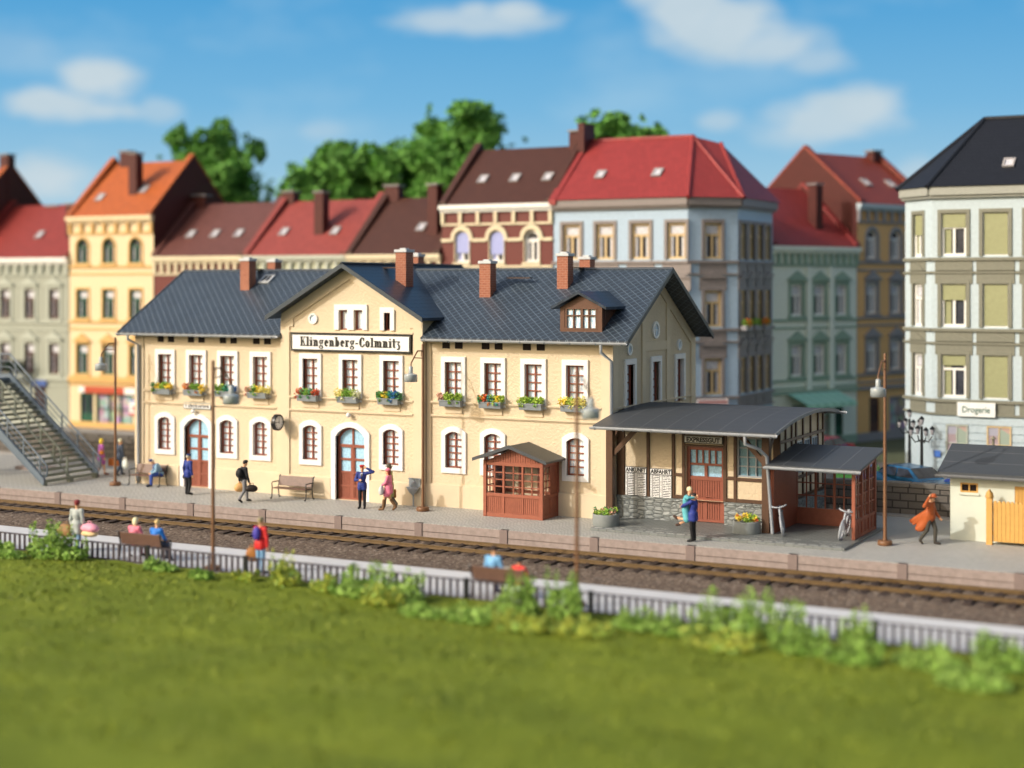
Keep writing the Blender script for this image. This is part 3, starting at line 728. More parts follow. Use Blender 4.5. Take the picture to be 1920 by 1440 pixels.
# gutters and downpipes
def gutter(x0,x1,y,z):
    g=MB(); k=7; pr_=[]
    for i in range(k+1):
        t=math.pi+math.pi*i/k; pr_.append((.10*math.cos(t),.10*math.sin(t)))
    pts=[(x0,y+a,z+b) for a,b in pr_]+[(x0,y+a*.8,z+b*.8) for a,b in pr_[::-1]]
    g.prism(pts,(x1-x0,0,0)); n=int((x1-x0)/1.1)
    for i in range(n+1):
        x=x0+.2+(x1-x0-.4)*i/n; g.tube([(x,y+.11*math.cos(math.pi+math.pi*j/6),z+.115*math.sin(math.pi+math.pi*j/6)) for j in range(7)],.014,4)
    return g
SP(gutter(-24.62,GX0-.1,-.60,EZ-.06),'gutter','grey'); SP(gutter(GX1+.12,.86,-.60,EZ-.06),'gutter','grey')
def pipe(path,r=.065): 
    m=MB().tube(path,r,8)
    return m
SP(pipe([(-23.95,-.6,6.85),(-23.95,-.6,6.62),(-23.72,-.15,6.35),(-23.72,-.15,.05)]),'downpipe','grey')
SP(pipe([(-.22,-.6,6.85),(-.22,-.58,6.5),(.03,-.16,6.15),(.03,-.16,.05)]),'downpipe','grey')
# chimneys
def chimney(x,y,zt,w_=.52,d=.52):
    zb=zt-1.9
    o=SP(MB().box(x-w_/2,x+w_/2,y-d/2,y+d/2,zb,zt-.12),'chimney','brick'); c=MB().box(x-w_/2-.05,x+w_/2+.05,y-d/2-.05,y+d/2+.05,zt-.12,zt).box(x-.15,x+.15,y-.15,y+.15,zt,zt+.06); c.v=[(a+OX,b,c_) for a,b,c_ in c.v]; c.build('chimney_cap','capgrey',o,bevel=.01)
def cb(px_x,yfront,zt): pass
chimney(-6.86,2.45,10.12); chimney(-3.52,3.05,10.42,.50); chimney(-3.75,5.7,10.32,.5); chimney(-19.80,2.9,10.32,.5); chimney(-20.3,5.6,10.3,.45); chimney(-10.50,1.65,10.62,.52,.6); chimney(-12.35,5.7,10.5,.45)
# roof planks and skylight
pk=MB(); pk.prism([(-6.2,2.9,9.42),(-5.1,2.9,9.42),(-5.1,2.9,9.38),(-6.2,2.9,9.38)],(0,.28,0)); SP(pk,'roof_walkway','dkbrown')
pk=MB().box(-3.4,-3.15,3.3,5.4,9.80,9.85); SP(pk,'roof_walkway','dkbrown')
pk=MB().box(-11.75,-10.65,1.8,2.05,9.83,9.87); SP(pk,'roof_walkway','dkbrown')
pk=MB().box(-20.2,-19.9,3.1,5.3,9.80,9.85); SP(pk,'roof_walkway','dkbrown')
sl_=math.atan(SL)
s=MB(); 
for a,b,c_,d in ((-.3,.3,-.34,-.25),(-.3,.3,.25,.34),(-.3,-.2,-.25,.25),(.2,.3,-.25,.25),(-.03,.03,-.25,.25)): s.box(a,b,c_,d,0,.07)
s.xf(Matrix.Rotation(sl_,4,'X')); so2=s.build('skylight','capgrey',st); so2.location=(L(-19.1),3.42,EZ+SL*3.92+.02)
q=MB().box(-.2,.2,-.25,.25,.0,.03); q.xf(Matrix.Rotation(sl_,4,'X')); q.build('pane','holepane',so2)
# dormer
dm=thing('dm_',None,None); bpy.data.objects.remove(dm)
dx,dy=-1.36,.05; dz=EZ+SL*(dy+.5)-.02
d_=MB(); hw=.89; zt_=dz+.98
wall(d_,[(dx-hw,dz),(dx+hw,dz),(dx+hw,zt_),(dx,zt_+.46),(dx-hw,zt_)],[(dx-.68,dx+.68,dz+.15,dz+.92)],front(dy),.1)
for s in (-1,1):
    x=dx+s*hw; d_.add([(x,dy,dz-.02),(x,dy,zt_),(x,dy+1.75,zt_)],[(0,1,2)])
    for i in range(8): 
        yy=dy+.06+i*.2; d_.box(min(x,x+s*.02),max(x,x+s*.02),yy,yy+.15,dz+SL*(yy+.2-dy)+.02,zt_-.02)
dor=SP(d_,'dormer',P('dormer_wood',(.115,.05,.028)))
f=MB(); 
for k,u in enumerate((-.68,-.36,-.03,.30,.62)): f.box(dx+u,dx+u+.06+(.0 if k!=2 else .05),dy-.01,dy+.06,dz+.15,dz+.92)
f.box(dx-.72,dx+.72,dy-.03,dy+.07,dz+.10,dz+.155).box(dx-.72,dx+.72,dy-.03,dy+.07,dz+.90,dz+.96).box(dx-.66,dx+.66,dy-.005,dy+.055,dz+.62,dz+.67)
f.box(dx-hw-.02,dx-.72,dy-.02,dy+.02,dz,zt_).box(dx+.72,dx+hw+.02,dy-.02,dy+.02,dz,zt_).box(dx-.72,dx+.72,dy-.02,dy+.02,dz-.02,dz+.10)
f.v=[(a+OX,b,c_) for a,b,c_ in f.v]; f.build('dormer_window',P('dormer_wood',(.115,.05,.028)),dor)
p=MB().quad((dx-.66,dy+.07,dz+.15),(dx+.66,dy+.07,dz+.15),(dx+.66,dy+.07,dz+.92),(dx-.66,dy+.07,dz+.92)); p.v=[(a+OX,b,c_) for a,b,c_ in p.v]; p.build('pane','pane',dor)
r_=MB()
for s in (-1,1): r_.prism([(dx,dy-.28,zt_+.62),(dx+s*(hw+.30),dy-.28,zt_+.02),(dx+s*(hw+.30),dy-.28,zt_-.09),(dx,dy-.28,zt_+.51)],(0,2.9,0))
r_.v=[(a+OX,b,c_) for a,b,c_ in r_.v]; r_.build('dormer_roof','fishslate',dor)
# globe lamps over the doors
for i,(x,y,z,lb) in enumerate([(-20.5,0,3.42,'small white globe lamp just under the ticket office sign'),(-11.93,GY,3.62,'small white globe lamp over the central station door')]):
    t=thing('wall_lamp',lb,'lamp',(x,y-.1,z),0,'globe lamps over the doors'); MB().ball((0,-.09,0),.105,14).build('globe','white',t); MB().tube([(0,.1,0),(0,0,0)],.03,8).build('bracket','white',t)
# ---- serif lettering built from strokes
def glyphs():
    G={}
    def R_(a,b,c,d): return ('q',[(a,b),(c,b),(c,d),(a,d)])
    def Q(*p): return ('q',list(p))
    def A(cx,cy,rx,ry,a0=0,a1=360,tx=.16,ty=.07): return ('a',cx,cy,rx,ry,a0,a1,tx,ty)
    sf=.085
    def stem(x,h,bl=1,br=1,top=1): 
        o=[R_(x,0,x+.19,h),R_(x-.07*bl,0,x+.19+.07*br,sf)]
        if top: o.append(R_(x-.08,h-sf,x+.17+(.07 if top==2 else 0),h))
        return o
    G['K']=(.72,stem(.08,1,1,1,2)+[Q((.25,.40),(.31,.34),(.60,.95),(.53,.95)),Q((.33,.50),(.50,.03),(.68,.03),(.46,.60)),R_(.44,.935,.70,1),R_(.44,0,.74,sf)])
    G['l']=(.36,stem(.08,1)); G['i']=(.36,stem(.08,.68)+[A(.165,.87,.095,.095,0,360,.094,.094)])
    G['n']=(.66,stem(.08,.68)+[R_(.39,0,.56,.46),R_(.33,0,.62,sf),A(.37,.44,.19,.24,0,140,.20,.11)])
    G['m']=(.98,stem(.08,.68)+[R_(.39,0,.56,.46),R_(.33,0,.60,sf),A(.37,.44,.19,.24,0,140,.20,.11),R_(.70,0,.87,.46),R_(.65,0,.93,sf),A(.68,.44,.19,.24,0,140,.20,.11)])
    G['h']=(.66,stem(.08,1)+[R_(.39,0,.56,.46),R_(.33,0,.62,sf),A(.37,.44,.19,.24,0,140,.20,.11)])
    G['g']=(.60,[A(.27,.46,.22,.23,0,360,.13,.06),R_(.42,.60,.58,.68),A(.27,-.10,.25,.17,0,360,.09,.06),Q((.10,.0),(.10,.10),(.2,.26),(.28,.26)),R_(.12,.02,.42,.10)])
    G['e']=(.54,[A(.27,.34,.23,.35,20,320,.19,.09),A(.27,.34,.23,.35,0,60,.10,.07),R_(.16,.33,.49,.40)])
    G['b']=(.60,stem(.08,1,1,0)+[A(.30,.34,.23,.35,-150,150,.19,.09)]); G['r']=(.50,stem(.08,.68)+[A(.36,.44,.17,.24,40,150,.1,.10),A(.42,.57,.08,.09,0,360,.079,.089)])
    G['-']=(.40,[R_(.05,.30,.32,.42)]); G['o']=(.56,[A(.27,.34,.24,.35,0,360,.15,.06)])
    G['C']=(.70,[A(.38,.5,.33,.52,50,310,.19,.07),R_(.54,.66,.61,.97),A(.38,.5,.33,.52,-50,-20,.09,.07)])
    G['t']=(.40,[R_(.10,.06,.26,.92),R_(.0,.61,.38,.68),A(.25,.13,.14,.14,180,330,.12,.06)])
    G['z']=(.50,[R_(.02,.60,.40,.68),Q((.28,.61),(.40,.61),(.22,.36),(.10,.36)),A(.18,.10,.24,.30,-110,85,.13,.07),A(.10,-.12,.07,.07,0,360,.069,.069)])
    G['F']=(.66,stem(.08,1,1,1,2)+[R_(.2,.93,.62,1),R_(.56,.72,.62,.96),R_(.2,.46,.46,.53),R_(.40,.36,.46,.62)])
    G['a']=(.56,[A(.22,.19,.18,.20,0,360,.12,.06),R_(.32,.0,.48,.48),R_(.44,0,.56,sf),A(.27,.46,.21,.23,0,160,.15,.06)])
    G['k']=(.62,stem(.08,1)+[Q((.25,.30),(.32,.27),(.50,.62),(.42,.62)),Q((.30,.36),(.42,.03),(.58,.03),(.42,.42)),R_(.34,.615,.58,.68),R_(.36,0,.62,sf)])
    return G
GL=glyphs()
def lettering(text,width,height,name,parent,loc,m='black',squeeze=1,track=.06):
    tot=sum(GL[c][0]+track for c in text)-track; sx=width/tot; mb=MB(); x=0; k=0
    for c in text:
        for s in GL[c][1]:
            if height<.3: pass
            elif s[0]=='a' and s[3]>.1: s=('a',s[1],s[2],s[3]+.045,s[4]+.015,s[5],s[6],s[7]+.085,s[8]+.035)
            elif s[0]=='q':
                fx=.04 if s[1][0][0]==s[1][3][0] else .012; mx=sum(p[0] for p in s[1])/4; my=sum(p[1] for p in s[1])/4; s=('q',[(p[0]+(fx if p[0]>mx else -fx),p[1]+(.014 if p[1]>my else -.014)) for p in s[1]])
            dpt=-.004-.0009*(k%14); k+=1
            if s[0]=='q': mb.add([((x+a)*sx,dpt,b*height) for a,b in s[1]],[tuple(range(len(s[1])))])
            else:
                _,cx,cy,rx,ry,a0,a1,tx,ty=s; n=max(6,int(abs(a1-a0)/18))
                for i in range(n):
                    t0=R(a0+(a1-a0)*i/n); t1=R(a0+(a1-a0)*(i+1)/n)
                    f=lambda t,q:((x+cx+(rx-tx*q)*math.cos(t))*sx,dpt,(cy+(ry-ty*q)*math.sin(t))*height)
                    mb.quad(f(t0,0),f(t1,0),f(t1,1),f(t0,1))
        x+=GL[c][0]+track
    o=mb.build(name,m,parent); o.location=loc; return o
def textmesh(body,size,name,parent,loc,m='black',width=None,bold=.0,rz=0):
    cu=bpy.data.curves.new('t','FONT'); cu.body=body; cu.size=size; cu.extrude=.002; cu.offset=bold; cu.resolution_u=3
    to=bpy.data.objects.new('t',cu); col.objects.link(to); dg=bpy.context.evaluated_depsgraph_get(); dg.update()
    me=bpy.data.meshes.new_from_object(to.evaluated_get(dg)); bpy.data.objects.remove(to)
    co=np.array([v.co[:] for v in me.vertices]); w0=co[:,0].max()-co[:,0].min(); k=(width/w0) if width else 1
    cx=(co[:,0].max()+co[:,0].min())/2
    for v in me.vertices: v.co=((v.co.x-cx)*k,-v.co.z,v.co.y)
    me.materials.clear(); me.materials.append(M[m]); o=bpy.data.objects.new(name,me); col.objects.link(o); o.parent=parent; o.location=loc; o.rotation_euler=(0,0,rz); return o
sg=thing('station_sign','large white station name board with black border and black serif lettering','sign',(-11.91,GY-.10,6.28))
MB().box(-3.03,3.03,-.03,.08,-.01,.77).build('frame','black',sg,bevel=.008); MB().box(-2.94,2.94,-.04,-.02,.075,.685).build('board','white',sg)
lettering('Klingenberg-Colmnitz',5.05,.40,'lettering',sg,(-2.52,-.042,.215),track=.10)
s2=thing('ticket_sign','small white ticket office sign reading Fahrkarten over the left door','sign',(-20.35,-.05,3.66))
MB().box(-.78,.78,-.03,.04,-.13,.14).build('frame',P('signblue',(.10,.20,.26)),s2,bevel=.006); MB().box(-.75,.75,-.036,-.02,-.105,.115).build('board','white',s2)
lettering('Fahrkarten',1.36,.165,'lettering',s2,(-.68,-.038,-.065),track=.06)
# clock
ck=thing('station_clock','round double sided station clock on a black bracket left of the gable','clock',(-15.35,-.85,3.2))
a_=R(0)
c=MB().lathe([(.30,-.10),(.36,-.09),(.37,0),(.36,.09),(.30,.10)],(0,0,0),24,axis='y'); c.v=[(y_,x_,z_) for x_,y_,z_ in c.v]
c=MB()
k=28
for i in range(k):
    t0,t1=2*math.pi*i/k,2*math.pi*(i+1)/k
    for (r0,x0,r1,x1) in ((.27,.085,.31,.11),(.31,.11,.35,.09),(.35,.09,.36,0),(.36,0,.35,-.09),(.35,-.09,.31,-.11),(.31,-.11,.27,-.085)):
        c.quad((x0,r0*math.cos(t0),r0*math.sin(t0)),(x0,r0*math.cos(t1),r0*math.sin(t1)),(x1,r1*math.cos(t1),r1*math.sin(t1)),(x1,r1*math.cos(t0),r1*math.sin(t0)))
c.build('case','black',ck)
fc=MB()
for s in (-1,1): fc.add([(s*.088,.28*math.cos(2*math.pi*i/k),.28*math.sin(2*math.pi*i/k)) for i in range(k)],[tuple(range(k))])
fc.build('dial','white',ck)
hn=MB()
def hand(t,l,wd,r0=0.0):
    u=(math.sin(t),math.cos(t)); v=(u[1],-u[0])
    for s in (-1,1):
        x=s*.0905; hn.quad(*[(x,s*(u[0]*a+v[0]*b),u[1]*a+v[1]*b) for a,b in ((r0,-wd),(l,-wd),(l,wd),(r0,wd))])
for i in range(12): hand(2*math.pi*i/12,.265,.014 if i%3 else .02,.20)
hand(0.02,.20,.016,-.04); hand(-1.45,.24,.013,-.04); hn.build('hands','black',ck)
MB().tube([(0,.30,0),(0,.56,0)],.035,8).box(-.09,.09,.52,.56,-.12,.12).build('bracket','black',ck)
ck.rotation_euler=(0,0,R(0))
# drinking fountain
fn=thing('drinking_fountain','small grey wall fountain with basin and pipe beside the brown lamp post','fountain',(-8.72,GY-.09,0))
MB().box(-.27,.27,-.03,.05,.80,1.12).box(-.29,.29,-.05,.0,1.10,1.15).build('back_plate','boxgrey',fn,bevel=.01)
MB().lathe([(.03,.45),(.06,.5),(.16,.58),(.27,.74),(.29,.80),(.25,.80),(.2,.76),(.0,.7)],(0,-.16,0),16,sy=.75).build('basin','grey',fn)
MB().tube([(0,-.10,0),(0,-.10,.5)],.035,8).build('pipe','grey',fn); MB().tube([(0,-.03,.95),(0,-.12,1.0),(0,-.17,.93)],.02,6).ball((0,-.06,1.0),.04,8).build('tap','capgrey',fn)
# window boxes with flowers
FC=dict(g=(.20,.38,.05),G=(.08,.28,.10),y=(.85,.62,.06),Y=(.80,.72,.22),r=(.60,.10,.04),o=(.75,.25,.03),t=(.03,.25,.20),b=(.03,.14,.38),p=(.65,.35,.25),w=(.75,.75,.50),l=(.36,.52,.07))
for k,v in FC.items(): P('flower_'+k,v,.6)
def clump(m,c,r,rr,mi,n=46,s=.045):
    for _ in range(n):
        v=Vector((rr.gauss(0,1),rr.gauss(0,1),rr.gauss(0,1))).normalized()*r*rr.uniform(.45,1.05)
        a=Vector((rr.gauss(0,1),rr.gauss(0,1),rr.gauss(0,1))).normalized(); b=a.orthogonal().normalized(); q=s*rr.uniform(.6,1.2); p_=Vector(c)+v
        m.add([p_-a*q,p_+b*q*.8,p_+a*q,p_-b*q*.8],[(0,1,2,3)],mi)
def plants(parent,spec,rr,x0,x1,z,y,rad=.11,dens=1.0):
    keys=sorted(set(spec)); m=MB(); n=len(spec)
    for i,ch in enumerate(spec):
        x=x0+(x1-x0)*(i+.5)/n+rr.uniform(-.02,.02)
        for _ in range(2): clump(m,(x+rr.uniform(-.05,.05),y+rr.uniform(-.07,.05),z+rr.uniform(0,.10)),rad*rr.uniform(.8,1.35),rr,keys.index(ch),int(40*dens))
    # trailing sprig
    for _ in range(3):
        ch=rr.choice(spec); x=rr.uniform(x0,x1); clump(m,(x,y-.12,z-.14),rad*.55,rr,keys.index(ch),16)
    return m.build('foliage',['flower_'+k for k in keys],parent,fix=False)
BX=[('Gylgy','leftmost window box with pale pink and green flowers, one yellow bloom at its right end'),('opggy','second window box from the left with green plants over the ticket door'),('glGtb','window box with a dark green bush partly hidden by the lamp in front'),('pGlyYY','overflowing window box with big yellow blooms at the left wing end'),('rGgGr','window box in the gable with a red bloom at its left end'),('YYgglw','window box in the gable with yellow flowers left and green right'),('GgygtbG','window box in the gable with blue and yellow flowers'),('pllgl','light green window box just right of the brown lamp post'),('Gortlyl','window box with orange, teal and yellow flowers on the right wing'),('llgll','window box with only bright green bushy plants'),('yYlYYY','rightmost window box with all yellow flowers')]
for x,(spec,lb) in zip(UPW,BX):
    y=(GY if GX0<x<GX1 else 0)
    t=thing('flower_box',lb,'flower box',(x,y-.11,4.14),0,'flower boxes under the upper windows'); rr=random.Random(int(x*-100))
    MB().prism([(-.50,-.02,.0),(-.50,-.22,.0),(-.50,-.27,.24),(-.50,.02,.24)],(1.0,0,0)).box(-.53,.53,-.29,.03,.22,.26).build('box','boxgrey',t,bevel=.008)
    plants(t,spec,rr,-.55,.55,.33,-.14,.15 if 'YY' not in spec else .175,1.3)
# ================================================================= EXPRESS FREIGHT ANNEX
an=thing('freight_annex','half timbered cream freight annex with curved felt roof and open porch','annex',(3.3,.3,0))
AX=3.3; AY=.3
def AP(m,name,mats,parent=None,**k):
    m.v=[(a-AX,b-AY,c) for a,b,c in m.v]; return m.build(name,mats,parent or an,**k)
PROF=[(-1.95,3.83),(-1.1,3.98),(-.2,4.12),(.7,4.22),(1.6,4.29),(2.6,4.33),(3.6,4.33),(4.6,4.27),(5.3,4.20),(6.1,4.10)]
def rz_(y): 
    return float(np.interp(y,[p[0] for p in PROF],[p[1] for p in PROF]))
AW=6.62; AD=6.0
Wm=MB(); WX=(4.98,6.10,1.92,3.42)
wall(Wm,[(0.10,.95),(AW,.95),(AW,3.95),(0.10,3.95)],[(2.93,4.43,.94,2.98),WX],front(.3),.2)
wy=[(2.35+.98*i,2.35+.98*i+.72,1.9,3.15) for i in range(3)]
wall(Wm,[(.3,.95),(AD,.95),(AD,3.62),(.3,3.62)],wy,lambda u,v,d:(AW-d,u,v),.15)
for a,b in zip(PROF[2:-1],PROF[3:]):
    ya,yb=max(.3,a[0]),min(AD,b[0])
    if yb>ya: Wm.quad((AW,ya,3.62),(AW,yb,3.62),(AW,yb,rz_(yb)-.05),(AW,ya,rz_(ya)-.05))
Wm.quad((0.1,AD,0),(AW,AD,0),(AW,AD,4),(0.1,AD,4))
AP(Wm,'wall','stucco')
AP(MB().box(.10,2.86,.22,.4,.1,.92).box(.08,2.862,.18,.41,.86,.96),'stone_base','stone'); AP(MB().box(4.50,AW+.07,.22,.4,.1,.92).box(4.498,AW+.09,.18,.41,.86,.96).box(AW-.02,AW+.075,.39,AD,.1,.922),'stone_base','stone')
Tm=MB()
for a,b in ((.10,.40),(1.33,1.45),(2.37,2.49),(2.79,2.91),(4.45,4.58),(4.86,4.97),(6.40,6.68)): Tm.box(a,b,.235,.31,.96,3.95)
for a,b,z0,z1 in ((.1,2.85,.965,1.10),(4.5,6.6,.965,1.10),(.1,1.33,1.82,1.93),(1.45,2.37,1.82,1.93),(2.49,2.79,1.82,1.93),(4.58,4.86,1.80,1.92),(4.97,6.4,1.78,1.9),(.1,6.6,3.80,3.97),(2.91,4.45,2.99,3.06)): Tm.box(a,b,.242,.312,z0,z1)
for y in (.98,1.72,2.25,3.12,4.1,5.08,5.78): Tm.box(AW-.01,AW+.06,y-.06,y+.06,.96,rz_(y)-.1)
for z in (1.0,1.75,3.28): Tm.box(AW-.01,AW+.052,.3,AD,z-.06,z+.06)
for ya,yb in ((.3,1.6),(1.6,2.6),(2.6,4.6),(4.6,AD)): Tm.prism([(AW-.01,ya,rz_(ya)-.18),(AW-.01,yb,rz_(yb)-.18),(AW-.01,yb,rz_(yb)-.06),(AW-.01,ya,rz_(ya)-.06)],(.085,0,0))
AP(Tm,'timber_framing','dkbrown',bevel=.006)
def post(x): 
    m=MB().box(x-.14,x+.14,-.94,-.66,.1,3.95); return m
for x,s in ((.29,1),(6.50,-1)):
    o=AP(post(x),'post','dkbrown',bevel=.01)
    b=MB().prism([(x+s*.12,-.85,2.55),(x+s*.12,-.85,2.80),(x+s*1.10,-.85,3.80),(x+s*1.32,-.85,3.80)],(0,.14,0)); b.v=[(p[0]-AX,p[1]-AY,p[2]) for p in b.v]; b.build('brace','dkbrown',o)
    b=MB().box(x-.11,x+.11,-.66,.25,3.70,3.88).prism([(x-.07,-.1,3.7),(x-.07,-.66,3.1),(x-.07,-.66,2.9),(x-.07,.12,3.7)],(.14,0,0)); b.v=[(p[0]-AX,p[1]-AY,p[2]) for p in b.v]; b.build('tie_beam','dkbrown',o)
AP(MB().box(.15,6.64,-.90,-.70,3.70,3.92),'top_beam','dkbrown')
rm=MB()
for (y0,z0),(y1,z1) in zip(PROF[:-1],PROF[1:]):
    rm.add([(.07,y0,z0),(7.2,y0,z0),(7.2,y1,z1),(.07,y1,z1),(.07,y0,z0-.09),(7.2,y0,z0-.09),(7.2,y1,z1-.09),(.07,y1,z1-.09)],[(0,1,2,3),(4,7,6,5),(0,4,5,1)] if y0==-1.95 else [(0,1,2,3),(4,7,6,5)]); rm.add([(.07,y0,z0),(.07,y1,z1),(.07,y1,z1-.09),(.07,y0,z0-.09),(7.2,y0,z0),(7.2,y1,z1),(7.2,y1,z1-.09),(7.2,y0,z0-.09)],[(0,1,2,3),(4,7,6,5)])
ar=AP(rm,'roof','felt')
sm=MB()
for x in np.arange(1.0,7.1,1.02):
    sm.add([(x+e,y,z+.004) for y,z in PROF for e in (0,.022)],[(2*i,2*i+1,2*i+3,2*i+2) for i in range(len(PROF)-1)])
for (y0,z0),(y1,z1) in zip(PROF[:-1],PROF[1:]): sm.prism([(7.2,y0,z0+.01),(7.2,y1,z1+.01),(7.2,y1,z1-.12),(7.2,y0,z0-.12)],(.03,0,0))
sm.v=[(a-AX,b-AY,c) for a,b,c in sm.v]; sm.pieces('felt_seam','seam',ar)
AP(gutter(.0,7.28,-2.03,3.78),'gutter','grey'); AP(gutter(.1,7.5,6.15,4.04),'gutter','grey')
AP(pipe([(6.1,-2.03,3.7),(6.1,-2.0,3.42),(6.45,-1.5,3.2),(6.62,-1.12,2.9),(6.80,-1.02,.12)],.062),'downpipe','grey')
# annex door
mp=front(); dm_=MB(); bar(dm_,mp,-.75,-.64,.02,2.86,.02,.14); bar(dm_,mp,.64,.75,.02,2.86,.02,.14); bar(dm_,mp,-.64,.64,2.74,2.86,.02,.14)
for z0,z1 in ((.02,.12),(.80,.92),(1.60,1.74),(2.16,2.24)): bar(dm_,mp,-.64,.64,z0,z1,.04,.14)
bar(dm_,mp,-.05,.05,.12,.80,.045,.14); bar(dm_,mp,-.06,.06,1.74,2.16,.045,.14)
for i in range(1,5): bar(dm_,mp,-.64+1.28*i/5-.03,-.64+1.28*i/5+.03,2.24,2.74,.05,.14)
do=dm_.build('door','brown',an); do.location=(3.68-AX,.12,.1)
pb=MB()
for i in range(13):
    u=-.64+1.28*i/13
    for z0,z1 in ((.12,.80),(.92,1.60)): bar(pb,mp,u+.012,u+.088,z0,z1,.07,.13)
bar(pb,mp,-.64,.64,.1,1.62,.095,.13); pb.build('boarding','brown',do)
gl=MB(); gl.quad((-.64,.12,1.74),(.64,.12,1.74),(.64,.12,2.74),(-.64,.12,2.74)); gl.build('pane','frost',do)
MB().tube([(.02,.03,.93),(.02,-.02,.98),(.18,-.03,1.0)],.02,6).build('handle','brown',do)
# annex front window (blue grey frame) and side windows
fm=framemesh(1.12,1.50,0,3,4,.06,.045,.03,.1).build('window','grey',an); fm.location=(5.54-AX,0.0,1.92)
p=MB(); fill(p,arcpts(-.54,.54,.03,1.47,0),front(),.12); p.build('pane','frostdk',fm)
for i,(a,b,z0,z1) in enumerate(wy):
    if i==0: f1=framemesh(.72,1.25,0,2,3,.06,.045,-.02,.05).build('window','grey',an); p=MB(); fill(p,arcpts(-.34,.34,.03,1.2,0),front(),.07); p.build('pane','frost',f1); f1.location=(AW-AX,(a+b)/2-AY,z0); f1.rotation_euler=(0,0,R(90))
    else: mkcopy(f1,(AW-AX,(a+b)/2-AY,z0),R(90),an)
# signs
es=thing('freight_sign','white enamel sign reading EXPRESSGUT above the brown annex door','sign',(3.68,.20,3.26)); MB().box(-.78,.78,-.03,.04,-.15,.15).build('frame','black',es); MB().box(-.745,.745,-.036,-.02,-.118,.118).build('board',P('offwhite',(.66,.66,.62)),es); textmesh('EXPRESSGUT',.24,'lettering',es,(0,-.04,-.085),width=1.34,bold=.010)
def board(lb,word,x,z,seed):
    b=thing('timetable_board',lb,'timetable',(x,.225,z),0,'timetables on the annex wall'); rr=random.Random(seed)
    MB().box(-.45,.45,-.02,.03,0,1.12).build('frame','black',b); pn=MB().box(-.43,.43,-.026,-.01,.90,1.10)
    for a,c in ((-.43,-.36),(-.335,-.055),(-.03,.045),(.07,.43)): pn.box(a,c,-.026,-.01,.02,.87)
    pn.build('paper','white',b); tx=MB()
    for a,c in ((-.32,-.07),(.09,.41)):
        for k in range(13):
            z=.84-k*.064; x0=a
            while x0<c-.03:
                l=rr.choice((.03,.05,.12,.25)); x1=min(c,x0+l); tx.quad((x0,-.028,z-.014),(x1,-.028,z-.014),(x1,-.028,z+.014),(x0,-.028,z+.014)); x0=x1+rr.uniform(.012,.03)
    for a in (-.41,-.005):
        for k in range(16):
            if rr.random()<.8: z=.83-k*.05; tx.quad((a,-.028,z-.01),(a+.03,-.028,z-.01),(a+.03,-.028,z+.01),(a,-.028,z+.01))
    tx.build('printed_text','black',b); textmesh(word,.22,'heading',b,(0,-.03,.925),width=.84,bold=.009)
board('black and white arrivals timetable headed ANKUNFT left on the annex wall','ANKUNFT',.90,.97,3); board('black and white departures timetable headed ABFAHRT nearest the annex door','ABFAHRT',1.94,.95,4)
# plinth in front of annex and shelter
pl=thing('paved_plinth','grey tiled step with white edge joints under annex porch and cycle shelter','step',(5.1,-1,0))
m=MB().box(.34,9.94,-2.78,.25,0.0,.10).box(.34,9.94,.25,2.0,0,.098).box(6.7,9.94,2.0,2.4,0,.1); m.v=[(a-5.1,b+1,c) for a,b,c in m.v]; m.build('slab','ptiles',pl,bevel=.01)
m=MB(); x=.45
while x<9.5: m.box(x,x+.30,-2.62,-2.56,.1,.104); x+=.41
x=.6
while x<9.4:
    for yy in (-2.2,-1.75):
        if rnd.random()<.55: m.box(x,x+.28,yy,yy+.012,.1,.103)
    x+=.36
m.v=[(a-5.1,b+1,c) for a,b,c in m.v]; m.build('white_joint',P('jointw',(.62,.64,.62)),pl)
# ================================================================= KIOSK
kx,ky=-3.6,-.72
kk=thing('wooden_kiosk','small red brown wooden kiosk with glazed panels and felt gable roof by the wall','kiosk',(kx,ky,0))
hw,hd=1.245,.68; zt_=2.22
kb=MB()
# corner posts, rails, lower boarded walls
for sx in (-1,1):
    for sy in (-1,1): kb.box(sx*hw-.07,sx*hw+.07,sy*hd-.07,sy*hd+.07,0,zt_)
for sy in (-1,1):
    for z0,z1 in ((0,.16),(.80,.93),(2.02,2.16)): kb.box(-hw+.07,hw-.07,sy*hd-.05,sy*hd+.05,z0,z1)
    for u in (-.42,.42): kb.box(u-.045,u+.045,sy*hd-.048,sy*hd+.048,.16,2.02)
for sx in (-1,1):
    for z0,z1 in ((0,.16),(.80,.93),(2.02,2.2)): kb.box(sx*hw-.05,sx*hw+.05,-hd+.07,hd-.07,z0,z1)
    kb.box(sx*hw-.045,sx*hw+.045,-.04,.04,.16,2.02)
kb.build('frame','kiosk',kk,bevel=.008)
bd=MB(); n=26
for i in range(n):
    u=-hw+.07+(2*hw-.14)*i/n; bd.box(u+.012,u+(2*hw-.14)/n-.012,-hd-.02,-hd+.03,.16,.80)
bd.box(-hw,hw,-hd-.005,-hd+.02,.1,.85)
for sx in (-1,1):
    for i in range(12):
        v=-hd+.07+(2*hd-.14)*i/12; z1=.80 if i<6 else 2.02; x=sx*hw; bd.box(min(x-.02,x+.02),max(x-.02,x+.02),v+.012,v+.10,.16,z1)
    bd.box(sx*hw-.01,sx*hw+.01,-hd,hd,.1,.85); bd.box(sx*hw-.01,sx*hw+.01,.03,hd,.8,2.1)
